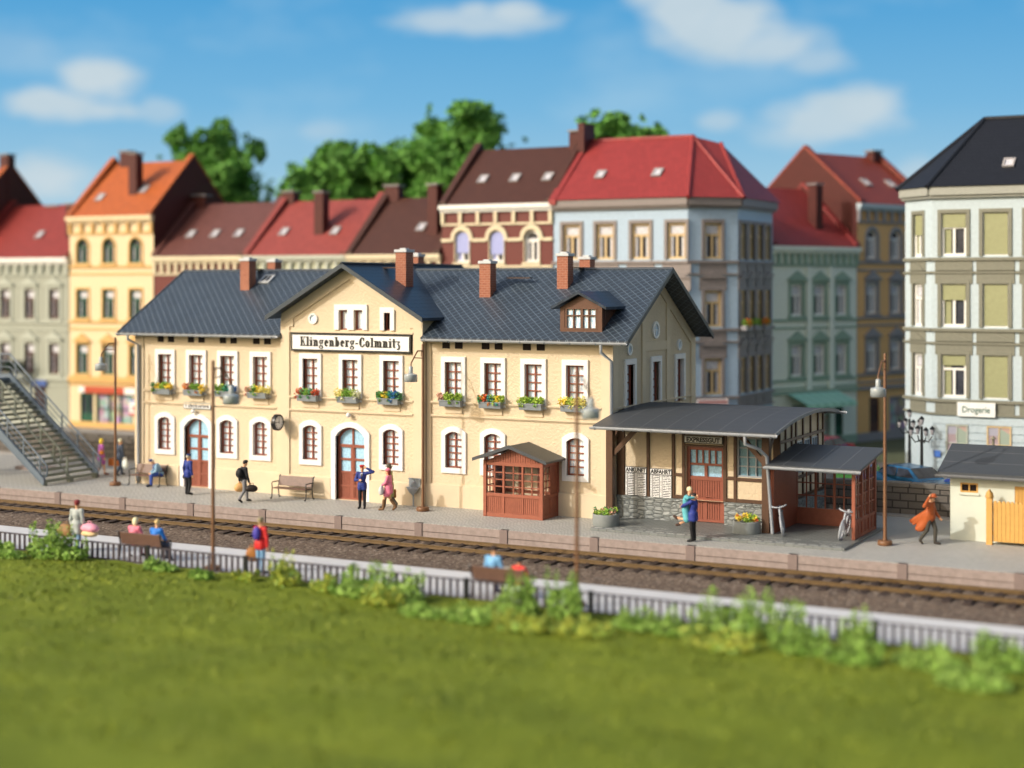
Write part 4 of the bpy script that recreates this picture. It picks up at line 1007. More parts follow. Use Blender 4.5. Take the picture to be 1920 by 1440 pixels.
# gable board
nb=22
for s in (-1,):
    for i in range(nb):
        u=-1.2+2.4*i/nb; h=.56*(1-abs(u+.055)/1.3); bd.box(u+.01,u+.10,s*hd-.03,s*hd+.02,2.14,2.14+max(.02,h))
bd.build('boarding','kiosk',kk)
wn=MB()
def lat(u0,u1,z0,z1,cols,rows,f):
    for c in range(1,cols): u=u0+(u1-u0)*c/cols; f(u-.022,u+.022,z0,z1)
    for r in range(1,rows): z=z0+(z1-z0)*r/rows; f(u0,u1,z-.022,z+.022)
for a,b in ((-hw+.07,-.465),(-.375,.375),(.465,hw-.07)): lat(a,b,.93,2.02,2,4,lambda p,q,r,s:wn.box(p,q,-hd-.02,-hd+.02,r,s))
for sx in (-1,1): lat(-hd+.07,-.04,.93,2.02,2,4,lambda p,q,r,s:wn.box(sx*hw-.02,sx*hw+.02,p,q,r,s))
wn.build('glazing_bar','kiosk',kk)
def glassm():
    m=NT('clear_glass'); t=m.t; tr_=m.n('BsdfTransparent'); gl_=m.n('BsdfGlossy'); gl_.inputs['Roughness'].default_value=.08; mx=m.n('MixShader'); fr=m.n('Fresnel'); fr.inputs[0].default_value=1.45
    m.l(fr.outputs[0],mx.inputs[0]); m.l(tr_.outputs[0],mx.inputs[1]); m.l(gl_.outputs[0],mx.inputs[2]); o=[n for n in t.nodes if n.type=='OUTPUT_MATERIAL'][0]; m.l(mx.outputs[0],o.inputs[0]); return m.m
M['glass']=glassm()
gm=MB(); gm.quad((-hw,-hd,.93),(hw,-hd,.93),(hw,-hd,2.02),(-hw,-hd,2.02)); 
for sx in (-1,1): gm.quad((sx*hw,-hd,.93),(sx*hw,0,.93),(sx*hw,0,2.02),(sx*hw,-hd,2.02))
gm.build('pane','glass',kk)
kr=MB()
for s in (-1,1): kr.prism([(0,-hd-.38,2.86),(s*1.62,-hd-.38,2.30),(s*1.62,-hd-.38,2.22),(0,-hd-.38,2.78)],(0,2*hd+.36,0))
kr.build('roof',felt('kiosk_felt',(.06,.062,.055)),kk)
kf=MB()
for s in (-1,1): kf.prism([(0,-hd-.41,2.88),(s*1.63,-hd-.41,2.32),(s*1.63,-hd-.41,2.19),(0,-hd-.41,2.74)],(0,.03,0))
kf.build('fascia','felt',kk)
# ================================================================= CYCLE SHELTER
cs=thing('cycle_shelter','open fronted red brown wooden cycle shelter with felt lean-to roof','shelter',(8.2,.4,.1))
x0,x1,y0,y1=-1.50,1.48,-1.28,1.50; z0h,z1h=2.50,2.92
c_=MB()
c_.prism([(x0,y0,0),(x0,y1,0),(x0,y1,z1h),(x0,y0,z0h)],(.10,0,0))
for x,y,h in ((x0+.0,y0,z0h),(x1,y0,z0h),(x1,y1,z1h),(x0+.0,y1,z1h)): c_.box(x-.0,x+.12,y-.06,y+.08,0,h)
c_.box(x0,x1+.12,y1-.04,y1+.06,0,.62); c_.box(x0,x1+.12,y1-.035,y1+.055,2.5,2.9)
for u in np.linspace(x0+.1,x1,5)[1:-1]: c_.box(u-.045,u+.045,y1-.03,y1+.04,.62,2.5)
c_.box(x1+.01,x1+.11,y0,y1,0,.12); c_.box(x1+.01,x1+.11,y0,y1,.56,.68)
for v in np.linspace(y0+.08,y1,4)[1:-1]: c_.box(x1,x1+.12,v-.06,v+.06,0,2.55)
c_.prism([(x1+.01,y0,2.22),(x1+.01,y1,2.50),(x1+.01,y1,z1h-.02),(x1+.01,y0,z0h-.02)],(.09,0,0)); c_.box(x1+.035,x1+.075,y0,y1,.1,.6)
c_.box(x0,x1+.1,y0-.02,y0+.05,z0h-.14,z0h)
c_.build('frame','kiosk',cs,bevel=.006)
lt=MB(); lat(x0+.1,x1,.62,2.5,8,4,lambda p,q,r,s:lt.box(p,q,y1-.01,y1+.03,r,s))
vv=list(np.linspace(y0+.08,y1,4))
for a,b in zip(vv[:-1],vv[1:]): lat(a,b,.68,2.35,2,4,lambda p,q,r,s:lt.box(x1+.03,x1+.08,p,q,r,s)); lat(a,b,.1,.56,2,1,lambda p,q,r,s:lt.box(x1+.07,x1+.10,p,q,r,s))
lt.build('glazing_bar','kiosk',cs)
MB().quad((x0,y1+.0,.62),(x1,y1+.0,.62),(x1,y1,2.5),(x0,y1,2.5)).quad((x1+.055,y0,.68),(x1+.055,y1,.68),(x1+.055,y1,2.5),(x1+.055,y0,2.5)).build('pane','glass',cs)
c_r=MB().prism([(x0-.08,y0-.42,z0h+.03),(x0-.08,y1+.22,z1h+.07),(x0-.08,y1+.22,z1h-.01),(x0-.08,y0-.42,z0h-.05)],(x1-x0+.48,0,0)).build('roof','felt',cs)
q=MB()
for x in (x0+.55,x0+1.6,x0+2.6): q.prism([(x,y0-.41,z0h+.036),(x,y1+.21,z1h+.076),(x,y1+.21,z1h+.07),(x,y0-.41,z0h+.03)],(.02,0,0))
q.build('felt_seam','seam',c_r)
gutter(x0-.12,x1+.42,y0-.50,z0h-.02).build('gutter','grey',cs)
# ================================================================= TOWN
M['redbrick']=brick('dark_party_wall_brick',(.105,.022,.015),(.085,.018,.012),(.05,.012,.01),.3,.1,.012,1,.015)
RT=dict(orange=(.44,.105,.02),red=(.25,.032,.026),brown=(.075,.028,.018),bbrown=(.135,.05,.042),bright=(.29,.038,.036),black=(.012,.014,.02),deep=(.28,.045,.02),rose=(.28,.055,.045))
for k,c in RT.items(): M['tile_'+k]=tiles('roof_tile_'+k,'y',c,.28,.30,.42,.05)
def curtain():
    m=NT('net_curtain'); X=m.xyz(); s=m.f('SINE',m.f('MULTIPLY',X[0],55.)); m.base(m.ramp(m.f('ADD',m.f('MULTIPLY',s,.3),m.noise(6)),[(.3,(.35,.36,.42)),(.6,(.75,.75,.78))])); return m.fin(.4,.4)
M['curtain']=curtain(); M['townglass']=plain('dark_window_glass',(.05,.055,.07),.1,.7,.3,3)
P('blind',(.31,.32,.17)); P('orange_blind',(.55,.13,.04)); P('blue_blind',(.34,.38,.68))
def twin(parent,w_,h,rise,fc,trim,tw,proud=.06,curt='curtain',cfrac=(.6,1.0),sill=True,ped=None,low=False,blind=None):
    """town window: frame > pane, curtain, surround"""
    mb=framemesh(w_,h,rise,1,1,.12,.05,.08,.16); mp=front(); t=h*.66
    bar(mb,mp,-w_/2+.12,w_/2-.12,t-.05,t+.06,.085,.16); bar(mb,mp,-.06,.06,.12,t,.09,.16)
    f=mb.build('window',fc,parent)
    p=MB(); fill(p,arcpts(-w_/2+.03,w_/2-.03,.04,h-.03,rise),mp,.18); p.build('pane','townglass',f)
    c=MB(); 
    if blind: bar(c,mp,-w_/2+.05,w_/2-.05,blind[1]*h,h-.05,.05,.07); 
    if blind and blind[1]>=.2:
        bar(c,mp,-w_/2+.08,-w_/2+.08+w_*.3,.08,blind[1]*h,.170,.175)
    if blind: c.build('blind',M[blind[0]],f)
    else:
        for a,b in ((-w_/2+.08,-w_*.24),(w_*.24,w_/2-.08)): bar(c,mp,a,b,.08,h*.64,.168,.174)
        bar(c,mp,-w_/2+.08,w_/2-.08,h*.70,h-.08-rise*.8,.168,.174)
        c.build('curtain','curtain',f)
    s=MB()
    if rise>0: ring(s,arcpts(-w_/2-tw,w_/2+tw,-.02,h+tw,rise+tw*.6),arcpts(-w_/2,w_/2,-.02,h,rise),mp,proud,.08,False)
    else: ring(s,arcpts(-w_/2-tw,w_/2+tw,-.02,h+tw,0),arcpts(-w_/2,w_/2,-.02,h,0),mp,proud,.08,False)
    if sill: bar(s,mp,-w_/2-tw-.06,w_/2+tw+.06,-.16,-.02,-.14,.02)
    if ped=='tri': s.prism([(-w_/2-tw-.08,-.16,h+tw+.10),(w_/2+tw+.08,-.16,h+tw+.10),(0,-.16,h+tw+.55)],(0,.15,0)); bar(s,mp,-w_/2-tw-.1,w_/2+tw+.1,h+tw+.02,h+tw+.10,-.18,0)
    if ped=='flat': bar(s,mp,-w_/2-tw-.1,w_/2+tw+.1,h+tw+.05,h+tw+.20,-.18,0)
    s.build('surround',trim,f)
    return f
def roofq(m,x0,x1,y0,ye,yr,z0,zr,t=.15):
    m.prism([(x0,y0,z0),(x0,yr,zr),(x0,yr,zr-t),(x0,y0,z0-t)],(x1-x0,0,0)); m.prism([(x0,ye,z0),(x0,yr,zr-.001),(x0,yr,zr-t),(x0,ye,z0-t)],(x1-x0,0,0))
def skyl(parent,x,y,z,sl,pm='curtain'):
    s=MB(); SCL=Matrix.Scale(.78,4)
    for a,b,c_,d in ((-.34,.34,-.45,-.33),(-.34,.34,.33,.45),(-.34,-.22,-.33,.33),(.22,.34,-.33,.33)): s.box(a,b,c_,d,0,.1)
    s.xf(Matrix.Rotation(math.atan(sl),4,'X')@SCL); o=s.build('skylight',P('skyl',(.36,.34,.34)),parent); o.location=(x,y,z)
    q=MB().box(-.23,.23,-.34,.34,0,.04); q.xf(Matrix.Rotation(math.atan(sl),4,'X')@SCL); q.build('pane',pm,o); return o
def house(label,x0,x1,y,ez,floors,wallm,trim,framem,roofm,cols,winw=.88,winh=1.75,dep=7.6,rise=3.6,style=None,gables=(1,1),rz=0,skys=(),chims=(),dentil=None,peds=None,arch=(),gwall='redbrick',tw=.2,shop=None,curts=None,bands=True,name='town_house'):
    """row house; local x along facade from 0"""
    Wd=x1-x0; t=thing(name,label,'house',(x0,y,0),rz); 
    fz=floors; holes=[]
    for zi,z in enumerate(fz):
        for c in cols:
            if z>3: holes.append((c-winw/2,c+winw/2,z,z+winh[zi] if isinstance(winh,(list,tuple)) else z+winh,)+((winw/2-.001,) if zi in arch else ()))
    if shop: holes+= [(s[0],s[1],s[2],s[3]) for s in shop]
    w_=MB(); wall(w_,[(0,0),(Wd,0),(Wd,ez),(0,ez)],holes,front(),.2)
    w_.quad((0,dep,0),(Wd,dep,0),(Wd,dep,ez),(0,dep,ez)).quad((0,0,0),(0,dep,0),(0,dep,ez),(0,0,ez)).quad((Wd,0,0),(Wd,dep,0),(Wd,dep,ez),(Wd,0,ez)); w_.build('wall',wallm,t)
    yr=dep/2; rzt=ez+rise; gp=MB()
    for k,x in enumerate((0,Wd)):
        a,b=(x-.01,x+.32) if k==0 else (x-.32,x+.01)
        gp.prism([(a,.02,0),(a,dep,0),(a,dep,ez+.18),(a,yr,rzt+.30),(a,.0,ez+.18)],(b-a,0,0))
    gp.pieces('party_wall',gwall,t)
    r_=MB(); roofq(r_,.0,Wd,-.28,dep+.28,yr,ez-.0,rzt,.14); ro=r_.build('roof',roofm,t)
    g_=MB()
    for k,x in enumerate((0,Wd)):
        a,b=(x-.03,x+.36) if k==0 else (x-.36,x+.03)
        for p,q in (((-.25,ez+.02),(yr,rzt+.32)),((dep+.2,ez+.02),(yr,rzt+.32))): g_.prism([(a,p[0],p[1]+.16),(a,q[0],q[1]+.10),(a,q[0],q[1]-.06),(a,p[0],p[1])],(b-a,0,0))
    g_.pieces('roof_verge',roofm,ro)
    sl=(rzt-ez)/(yr+.28)
    for x,yy in skys: skyl(ro,x,yy,ez+sl*(yy+.28)+.02,sl)
    for (x,yy,zt,ww) in chims:
        c=MB().box(x-ww/2,x+ww/2,yy-.32,yy+.32,ez+.4,zt-.15).build('chimney','redbrick',t); MB().box(x-ww/2-.07,x+ww/2+.07,yy-.39,yy+.39,zt-.10,zt).build('chimney_cap',P('towncap',(.22,.20,.20)),c)
    cn=MB().box(-.06,Wd+.06,-.34,.0,ez-.26,ez-.02).box(-.03,Wd+.03,-.2,.0,ez-.42,ez-.26)
    cn.build('cornice',dentil[1] if dentil and dentil[1] else trim,t)
    if dentil:
        d_=MB(); n=dentil[0]
        for i in range(n+1):
            x=(Wd-.2)*i/n+.1; d_.box(x-.10,x+.10,-.16,0,ez-1.02,ez-.42)
        d_.box(0,Wd,-.10,0,ez-1.14,ez-1.02); d_.build('dentil_frieze',trim,t)
        if len(dentil)>2: MB().box(.02,Wd-.02,-.02,.0,ez-1.02,ez-.43).build('frieze_panel',dentil[2],t)
    if bands:
        b_=MB()
        for z in fz:
            if z>3: b_.box(.0,Wd,-.10,0,z-.30,z-.17); b_.box(.0,Wd,-.07,0,z-.72,z-.62)
        b_.box(0,Wd,-.16,0,3.0,3.2); b_.box(0,Wd,-.05,.01,0,.5)
        b_.pieces('string_course',trim,t)
    for zi,z in enumerate(fz):
        if z<3: continue
        h=winh[zi] if isinstance(winh,(list,tuple)) else winh
        f0=None
        for ci,c in enumerate(cols):
            cu=curts.get((zi,ci)) if curts else None
            if f0 is None or cu:
                f=twin(t,winw,h,winw/2-.001 if zi in arch else 0,framem,trim,tw,ped=(peds or {}).get(zi),blind=cu); f.location=(c,0,z)
                if not cu: f0=f
            else: mkcopy(f0,(c,0,z),0,t)
    return t
def shopwin(t,x0,x1,z0,z1,fm,cols=2,goods=None):
    mb=framemesh(x1-x0,z1-z0,0,cols,2,.09,.06,.02,.12).build('shop_window',fm,t); mb.location=((x0+x1)/2,0,z0)
    MB().quad((-(x1-x0)/2,.14,0),((x1-x0)/2,.14,0),((x1-x0)/2,.14,z1-z0),(-(x1-x0)/2,.14,z1-z0)).build('pane',goods or 'townglass',mb)
def tdoor(t,x0,x1,z1,m_):
    w_=x1-x0; d=framemesh(w_,z1,0,2,1,.1,.1,.05,.14); mp=front(); bar(d,mp,-w_/2+.1,w_/2-.1,0.05,1.0,.09,.14); bar(d,mp,-w_/2+.1,w_/2-.1,2.1,2.2,.07,.14)
    o=d.build('door',m_,t); o.location=((x0+x1)/2,0,.02); MB().quad((-w_/2,.145,0),(w_/2,.145,0),(w_/2,.145,z1),(-w_/2,.145,z1)).build('pane','townglass',o)
def goods():
    m=NT('shop_display'); v=m.n('TexVoronoi'); v.inputs['Scale'].default_value=1.9; m.l(m.co(),v.inputs['Vector']); c=m.mix(.55,v.outputs['Color'],(.55,.52,.55)); m.base(m.mix(.35,c,(.12,.12,.14))); return m.fin(.15,.6)
M['goods']=goods()
TY=18.5
P('tgrey',(.42,.45,.38)); P('tgreyw',(.32,.34,.28)); P('tcream',(.72,.58,.36)); P('tochre',(.62,.38,.13)); P('tgreenframe',(.01,.09,.05)); P('tbrownframe',(.10,.045,.035)); P('twhite',(.80,.80,.76))
P('tcreamtrim',(.66,.58,.40)); P('tbrick',(.13,.022,.018)); P('tpalegreen',(.50,.52,.38)); P('tblue',(.38,.50,.62)); P('ttaupe',(.23,.20,.19)); P('tgold',(.60,.45,.24)); P('tmint',(.74,.80,.70)); P('tmintd',(.27,.39,.30))
P('towhite',(.47,.56,.60)); P('tolive',(.20,.20,.155)); P('cornw',(.33,.34,.30)); P('tora',(.74,.44,.17)); P('tslate',(.27,.26,.27))
H4=[10.42,6.98,3.5]; 
hA=house('tall building at the far left edge with orange roof and dark red gable wall',-64,-54.75,TY,13.4,[10.4,7,3.6],'tcream','tcreamtrim','tbrownframe','tile_orange',[1.6,3.8,6.0,8.0],gables=(1,1),skys=((3.2,1.6),(6.6,1.6)),chims=((8.9,3.8,17.95,.8),))
hB=house('pale grey green house with dark red roof left of the yellow house',-54.7,-45.85,TY,10.8,[6.9,3.4],'tgreyw','tgrey','tbrownframe','tile_red',[1.2,3.38,5.5,7.62],winh=[1.9,1.95],peds={0:'tri',1:'tri'},dentil=(12,'twhite'),skys=((5.0,1.4),),chims=((7.75,1.5,14.3,.62),(3.9,3.9,14.35,1.0)),shop=[(1.0,3.0,.7,2.7),(5.9,6.9,.05,2.6)])
tdoor(hB,5.9,6.9,2.55,'tbrownframe'); shopwin(hB,1.0,3.0,.7,2.7,'tbrownframe')
def board2(name,lb,par_loc,w_,h,mat,rz=0,txt=None,size=.4,tm='black',cat='sign',wd=None):
    t=thing(name,lb,cat,par_loc,rz); MB().box(-w_/2,w_/2,-.05,.04,0,h).build('board',mat,t,bevel=.01)
    if txt: textmesh(txt,size,'lettering',t,(0,-.055,h*.5-size*.33),tm,wd,.006)
    return t
board2('shop_sign','small blue shop sign over the narrow brown door of the grey house',(-48.3,TY-.12,2.62),1.3,.36,P('signb',(.06,.12,.35)))
# balcony
bc=MB().box(-1.3,1.3,-.95,0,-.2,0).prism([(-1.2,-.9,-.2),(-1.2,0,-.2),(-1.2,0,-.75)],(.3,0,0)).prism([(.9,-.9,-.2),(.9,0,-.2),(.9,0,-.75)],(.3,0,0)).build('balcony','tgrey',hB); bc.location=(4.45,0,3.35)
rl=MB().box(-1.3,1.3,-.95,-.90,.85,.92)
for i in range(18): rl.box(-1.3+i*.153-.015,-1.3+i*.153+.015,-.94,-.91,0,.86)
for s in (-1,1): rl.box(s*1.3-.02,s*1.3+.02,-.95,0,.85,.92)
rl.build('railing','black',bc); mm=MB(); clump(mm,(0,-.75,.5),.4,random.Random(4),0,200,.09); clump(mm,(-.9,-.75,.4),.35,random.Random(5),0,140,.09); clump(mm,(.9,-.75,.45),.35,random.Random(6),0,140,.09); mm.build('balcony_plants',leafm('balcony_leaf',(.02,.05,.03)),bc,fix=False)
hC=house('tall yellow house with orange roof, arched top windows and ochre trim',-45.8,-38.98,TY,13.35,[10.42,6.98,3.5],'tcream','tochre','tgreenframe','tile_orange',[1.1,3.25,5.42],winw=.95,winh=[1.55,1.8,1.85],arch=(0,),dentil=(7,'tcream'),peds={2:'tri'},skys=((1.55,1.1),(4.7,1.6)),chims=((4.05,1.55,17.35,.62),(1.35,3.8,17.75,.75)),tw=.12,shop=[(.9,2.0,.05,2.3),(2.2,5.2,.4,2.3),(6.0,6.7,.05,2.3)])
tdoor(hC,.9,2.0,2.25,'tgreenframe'); shopwin(hC,2.2,5.2,.4,2.3,'tgreenframe',3,'goods'); tdoor(hC,6.0,6.7,2.25,'tgreenframe')
t=board2('shop_sign','red shop fascia sign with white ends on the yellow house',(-42.55,TY-.12,2.30),4.6,.42,P('signred',(.45,.07,.03))); MB().box(-2.32,-1.85,-.06,.04,.01,.41).box(1.4,2.32,-.06,.04,.01,.41).build('end_panel','twhite',t)
t=board2('poster','white poster with blue and red bands on the yellow house wall',(-40.35,TY-.06,1.05),.9,.95,'twhite',cat='poster'); MB().box(-.45,.45,-.055,0,.82,.95).build('blue_band',P('posb',(.1,.15,.5)),t); MB().box(-.45,.45,-.055,0,0,.14).box(-.2,.25,-.055,0,.3,.55).build('red_band',P('posr',(.55,.06,.05)),t)
hD=house('low red brick house with cream dentils and dark maroon roof',-38.9,-32.0,TY,10.8,[7.0,3.5],'tbrick','tcreamtrim','twhite','tile_bbrown',[1.3,3.45,5.6],arch=(0,),winh=[1.5,1.8],winw=.95,dentil=(12,None,'tbrick'),skys=((1.75,1.35),(3.6,1.35),(5.4,1.35)),chims=((.55,3.8,14.75,1.0),),rise=3.35)
hE=house('low pale green house with rose red roof and tall chimney',-31.95,-24.75,TY,10.8,[6.9,3.4],'tpalegreen','tgrey','tbrownframe','tile_rose',[1.3,3.6,5.9],dentil=(11,'tgrey'),skys=((1.75,1.4),(5.4,1.4)),chims=((4.35,1.5,14.55,.62),(.4,3.9,14.8,.85)),rise=3.35)
hF=house('low house with dark chocolate roof and tall chimney beside the brown roofed house',-24.7,-18.6,TY,10.8,[6.9,3.4],'tbrick','tcreamtrim','twhite','tile_brown',[1.2,3.1,5.0],dentil=(9,None,'tbrick'),skys=((3.9,1.55),),chims=((4.9,1.35,14.75,.62),(.6,3.9,14.95,.95)),rise=3.35)
hG=house('tall dark red house with white arched windows and chocolate brown roof',-18.54,-11.75,TY,13.45,[10.3,6.9,3.4],'tbrick','tcreamtrim','twhite','tile_brown',[1.28,3.42,5.55],winw=.88,winh=[1.7,1.85,1.85],arch=(0,),dentil=(6,'twhite','tbrick'),skys=((1.75,1.5),(3.75,1.5),(5.75,1.5)),chims=((6.55,3.8,17.6,1.0),),tw=.05,bands=True,rise=3.3,
 curts={(0,0):('blue_blind',.3),(0,1):('blue_blind',.25)})
ab=MB(); 
for c in (1.28,3.42,5.55): ring(ab,arcpts(c-.68,c+.68,11.45,12.30,.66,13),arcpts(c-.48,c+.48,11.45,12.06,.46,13),front(),.12,.0,False)
for a,b in ((0,.61),(1.95,2.75),(4.09,4.88),(6.22,6.79)): ab.box(a,b,-.11,0,11.42,11.60)
ab.pieces('arch_hood','tcreamtrim',hG)
# ---- corner buildings
def corner(label,x0,x1,y,ch,dep,ez,rz_t,side,wallm,trim,panelm,framem,roofm,cols,floors,winw,winh,skys,curts,scols,chcol,cornm,hipback=3.8):
    """corner house; side=+1 chamfer on the right, -1 on the left"""
    t=thing('corner_house',label,'house',((x0+x1)/2,y,0)); cx=(x0+x1)/2
    def X(v): return v-cx
    if side>0: pts=[(x0,0),(x1,0),(x1+ch,ch),(x1+ch,dep),(x0,dep)]
    else: pts=[(x0-ch,ch),(x0,0),(x1,0),(x1,dep),(x0-ch,dep)]
    pts=[(X(a),b) for a,b in pts]; n=len(pts)
    faces=[(pts[i],pts[(i+1)%n]) for i in range(n)]
    wm=MB(); tr_=MB(); pn=MB(); cn=MB(); protos={}
    for fi,(a,b) in enumerate(faces):
        A=Vector((*a,0)); B=Vector((*b,0)); u=(B-A); Ln=u.length; u.normalize(); inn=Vector((-u.y,u.x,0)); ang=math.atan2(u.y,u.x)
        mp=lambda q,z,d,A=A,u=u,inn=inn: tuple(A+u*q+inn*d+Vector((0,0,z)))
        if side>0: C={0:[c-x0 for c in cols],1:chcol,2:scols}.get(fi,[])
        else: C={1:[c-x0 for c in cols],0:chcol,4:scols}.get(fi,[])
        ww=winw if fi==(0 if side>0 else 1) else min(winw,Ln*.34) if Ln<3.5 else winw*.9
        holes=[(c-ww/2,c+ww/2,z,z+winh) for c in C for z in floors]
        wall(wm,[(0,0),(Ln,0),(Ln,ez),(0,ez)],holes,mp,.2)
        for z0,z1,p in ((ez-.42,ez-.02,.30),(ez-.55,ez-.42,.18)): bar(cn,mp,-.06,Ln+.06,z0,z1,-p,0)
        for z in floors:
            bar(tr_,mp,-.03,Ln+.03,z-.22,z-.08,-.12,0); 
            bar(tr_,mp,-.03,Ln+.03,z-.82,z-.72,-.10,0)
            for c in C:
                bar(pn,mp,c-ww/2-.28,c+ww/2+.28,z-.72,z-.22,-.04,0)
                if z<floors[0]-.1:
                    bar(pn,mp,c-ww/2-.28,c+ww/2+.28,z+winh,z+3.4-.84,-.045,0)
                    tr_.prism([mp(c-ww/2-.3,z+winh+.62,-.13),mp(c+ww/2+.3,z+winh+.62,-.13),mp(c,z+winh+.98,-.13)],tuple(inn*.12))
        if C:
            for zi,z in enumerate(floors):
                for ci,c in enumerate(C):
                    cu=(curts or {}).get((fi,zi,ci)); key=(round(ww,3),cu)
                    loc=A+u*c+Vector((0,0,z))
                    if key not in protos:
                        f=twin(t,ww,winh,0,framem,trim,.17,blind=cu,sill=False); f.location=loc; f.rotation_euler=(0,0,ang); protos[key]=f
                    else: mkcopy(protos[key],loc,ang,t)
    wm.build('wall',wallm,t); tr_.pieces('string_course',trim,t); pn.pieces('facade_panel',panelm,t); cn.build('cornice',cornm,t)
    # hipped roof
    o=.38; ov=[]
    for a,b in pts:
        ov.append((a,b))
    if side>0: E_=[(X(x0),-o),(X(x1)+o*.4,-o),(X(x1)+ch+o,ch-o*.4),(X(x1)+ch+o,dep+o),(X(x0),dep+o)]; R1=(X(x0),dep/2+.3,rz_t); R2=(X(x1)-1.3,dep/2+.3,rz_t); R3=(X(x1)-.1,dep/2+1.3,rz_t-.35)
    else: E_=[(X(x0)-ch-o,ch-o*.4),(X(x0)-o*.4,-o),(X(x1),-o),(X(x1),dep+o),(X(x0)-ch-o,dep+o)]; R1=(X(x1),dep/2,rz_t); R2=(X(x0)+1.6,dep/2,rz_t)
    r_=MB(); zz=ez-.02
    if side>0:
        v=[(*p,zz) for p in E_]+[R1,R2,R3]; r_.add(v,[(0,1,6,5),(1,2,6),(2,7,6),(2,3,7),(3,4,5,6,7),(0,5,4)])
        hp=[(1,6),(2,6),(2,7),(6,5)]
    else:
        v=[(*p,zz) for p in E_]+[R1,R2]; r_.add(v,[(1,2,5,6),(0,1,6),(4,0,6),(3,4,6,5),(2,3,5)]); hp=[(1,6),(0,6),(6,5)]
    ro=r_.build('roof',roofm,t); h_=MB()
    for a,b in hp: h_.tube([v[a],v[b]],.12,6)
    h_.pieces('hip_tile',roofm,ro)
    sl=(rz_t-ez)/((dep/2+(.3 if side>0 else 0))+o)
    for x,yy,pm in skys: skyl(ro,X(x),yy,ez+sl*(yy+o)+.02,sl,pm)
    return t
bl_=corner('pale blue corner house with bright red hipped roof and taupe trim',-11.7,-4.13,TY,1.95,7.5,13.55,17.0,1,'tblue','ttaupe','ttaupe','tgold','tile_bright',[-10.65,-8.73,-6.72,-4.75],[10.4,6.95,3.5],1.0,1.85,[(-9.6,1.35,'curtain'),(-6.35,1.35,'curtain')],{},[.75,2.05,3.35,4.65],[1.38],'ttaupe')
MB().box(-7.6,-.1,-.1,0,3.0,3.2).build('string_course','ttaupe',bl_)
cp_=MB().box(-.02,.36,3.0,4.4,13.0,17.9); cp_.v=[(a-3.8,b,c) for a,b,c in cp_.v]; c_=cp_.build('chimney','redbrick',bl_)
vg_=MB(); vg_.prism([(-3.9,-.4,13.55),(-3.9,4.1,17.2),(-3.9,4.1,17.0),(-3.9,-.4,13.3)],(.42,0,0)); vg_.build('roof_verge','tile_bright',bl_)
wr=corner('white corner house with olive window panels and black roof at the right',8.08,22,TY,1.65,8.5,13.7,17.2,-1,'towhite','tolive','tolive','twhite','tile_black',[9.09,10.98,12.9,14.8,16.7],[10.45,7.15,3.85],1.15,2.0,[(11.4,1.0,'curtain'),(14.6,1.0,'curtain')],
 {(1,0,0):('blind',.66),(1,0,1):('blind',.03),(1,0,2):('blind',.03),(1,1,0):('blind',.62),(1,1,1):('blind',.03),(1,2,0):('blind',.75),(1,2,1):('blind',.03),(0,0,0):('blind',.5),(1,1,2):('blind',.03)},[1.2,3.0,4.8],[1.17],'cornw')
# ground floor of the white house: rusticated bands, shop windows
gf=MB(); 
cx=(8.08+22)/2
for i in range(8): gf.box(8.1-cx,22-cx,-.05,.0,.1+i*.36,.1+i*.36+.30)
gf.build('rustication','towhite',wr)
for i,(a,b,c_) in enumerate(((8.75,9.75,'goods'),(10.6,11.7,'goods'),(12.6,13.7,'goods'))):
    f=framemesh(b-a,1.75,0,2,2,.07,.05,-.10,-.02).build('shop_window','tgold' if i==1 else 'tgrey',wr); f.location=((a+b)/2-cx,0,.85)
    MB().quad((-(b-a)/2,-.06,0),((b-a)/2,-.06,0),((b-a)/2,-.06,1.75),(-(b-a)/2,-.06,1.75)).build('pane',c_,f); MB().box(-(b-a)/2+.05,(b-a)/2-.05,-.075,-.062,.05,.75).build('shelf_goods','goods',f)
t=board2('shop_sign','white sign with dark lettering reading Drogerie on the white corner house',(10.15,TY-.16,3.0),1.72,.66,P('signw',(.80,.82,.80)),txt='Drogerie',size=.40,tm='tgreenframe',wd=1.25)
P('signblue2',(.08,.2,.6))
sb=thing('street_sign','small blue enamel sign on the white corner house ground floor','sign',(8.35,TY-.1,1.05)); MB().box(-.16,.16,-.03,0,0,.3).build('plate','signblue2',sb,bevel=.01); MB().box(-.13,.13,-.034,-.03,.03,.27).box(-.13,.13,-.036,-.033,.13,.16).build('rim','signblue2',sb)
t=board2('shop_sign','pale pink and white shop sign on the chamfer of the blue house',(-3.12,TY+.85,2.72),1.75,.58,P('signpink',(.75,.66,.64)),rz=R(45)); MB().box(-.8,.8,-.056,-.05,.33,.5).build('pink_stripe',P('pinks',(.62,.30,.28)),t)
mk=MB()
for i in range(9): mk.box(-.72+i*.16,-.62+i*.16+(.02 if i%3 else -.02),-.056,-.05,.12,.22+(.05 if i%4==0 else 0))
mk.build('lettering','tslate',t)
# flower boxes of the blue house side
for i,(yy,k,lb) in enumerate(((20.45+.6,'gory','orange and green flowers in the first box on the blue house side wall'),(22.5,'glgg','green plants in the middle box on the blue house side wall'),(24.0,'oogo','orange flowers in the last box on the blue house side wall'))):
    t=thing('flower_box',lb,'flower box',(-2.05,yy,6.95),R(90),'flower boxes on the blue house'); MB().box(-.5,.5,-.3,0,-.2,.05).build('box','tslate',t); plants(t,k,random.Random(i),-.45,.45,.15,-.15,.2,1.2)
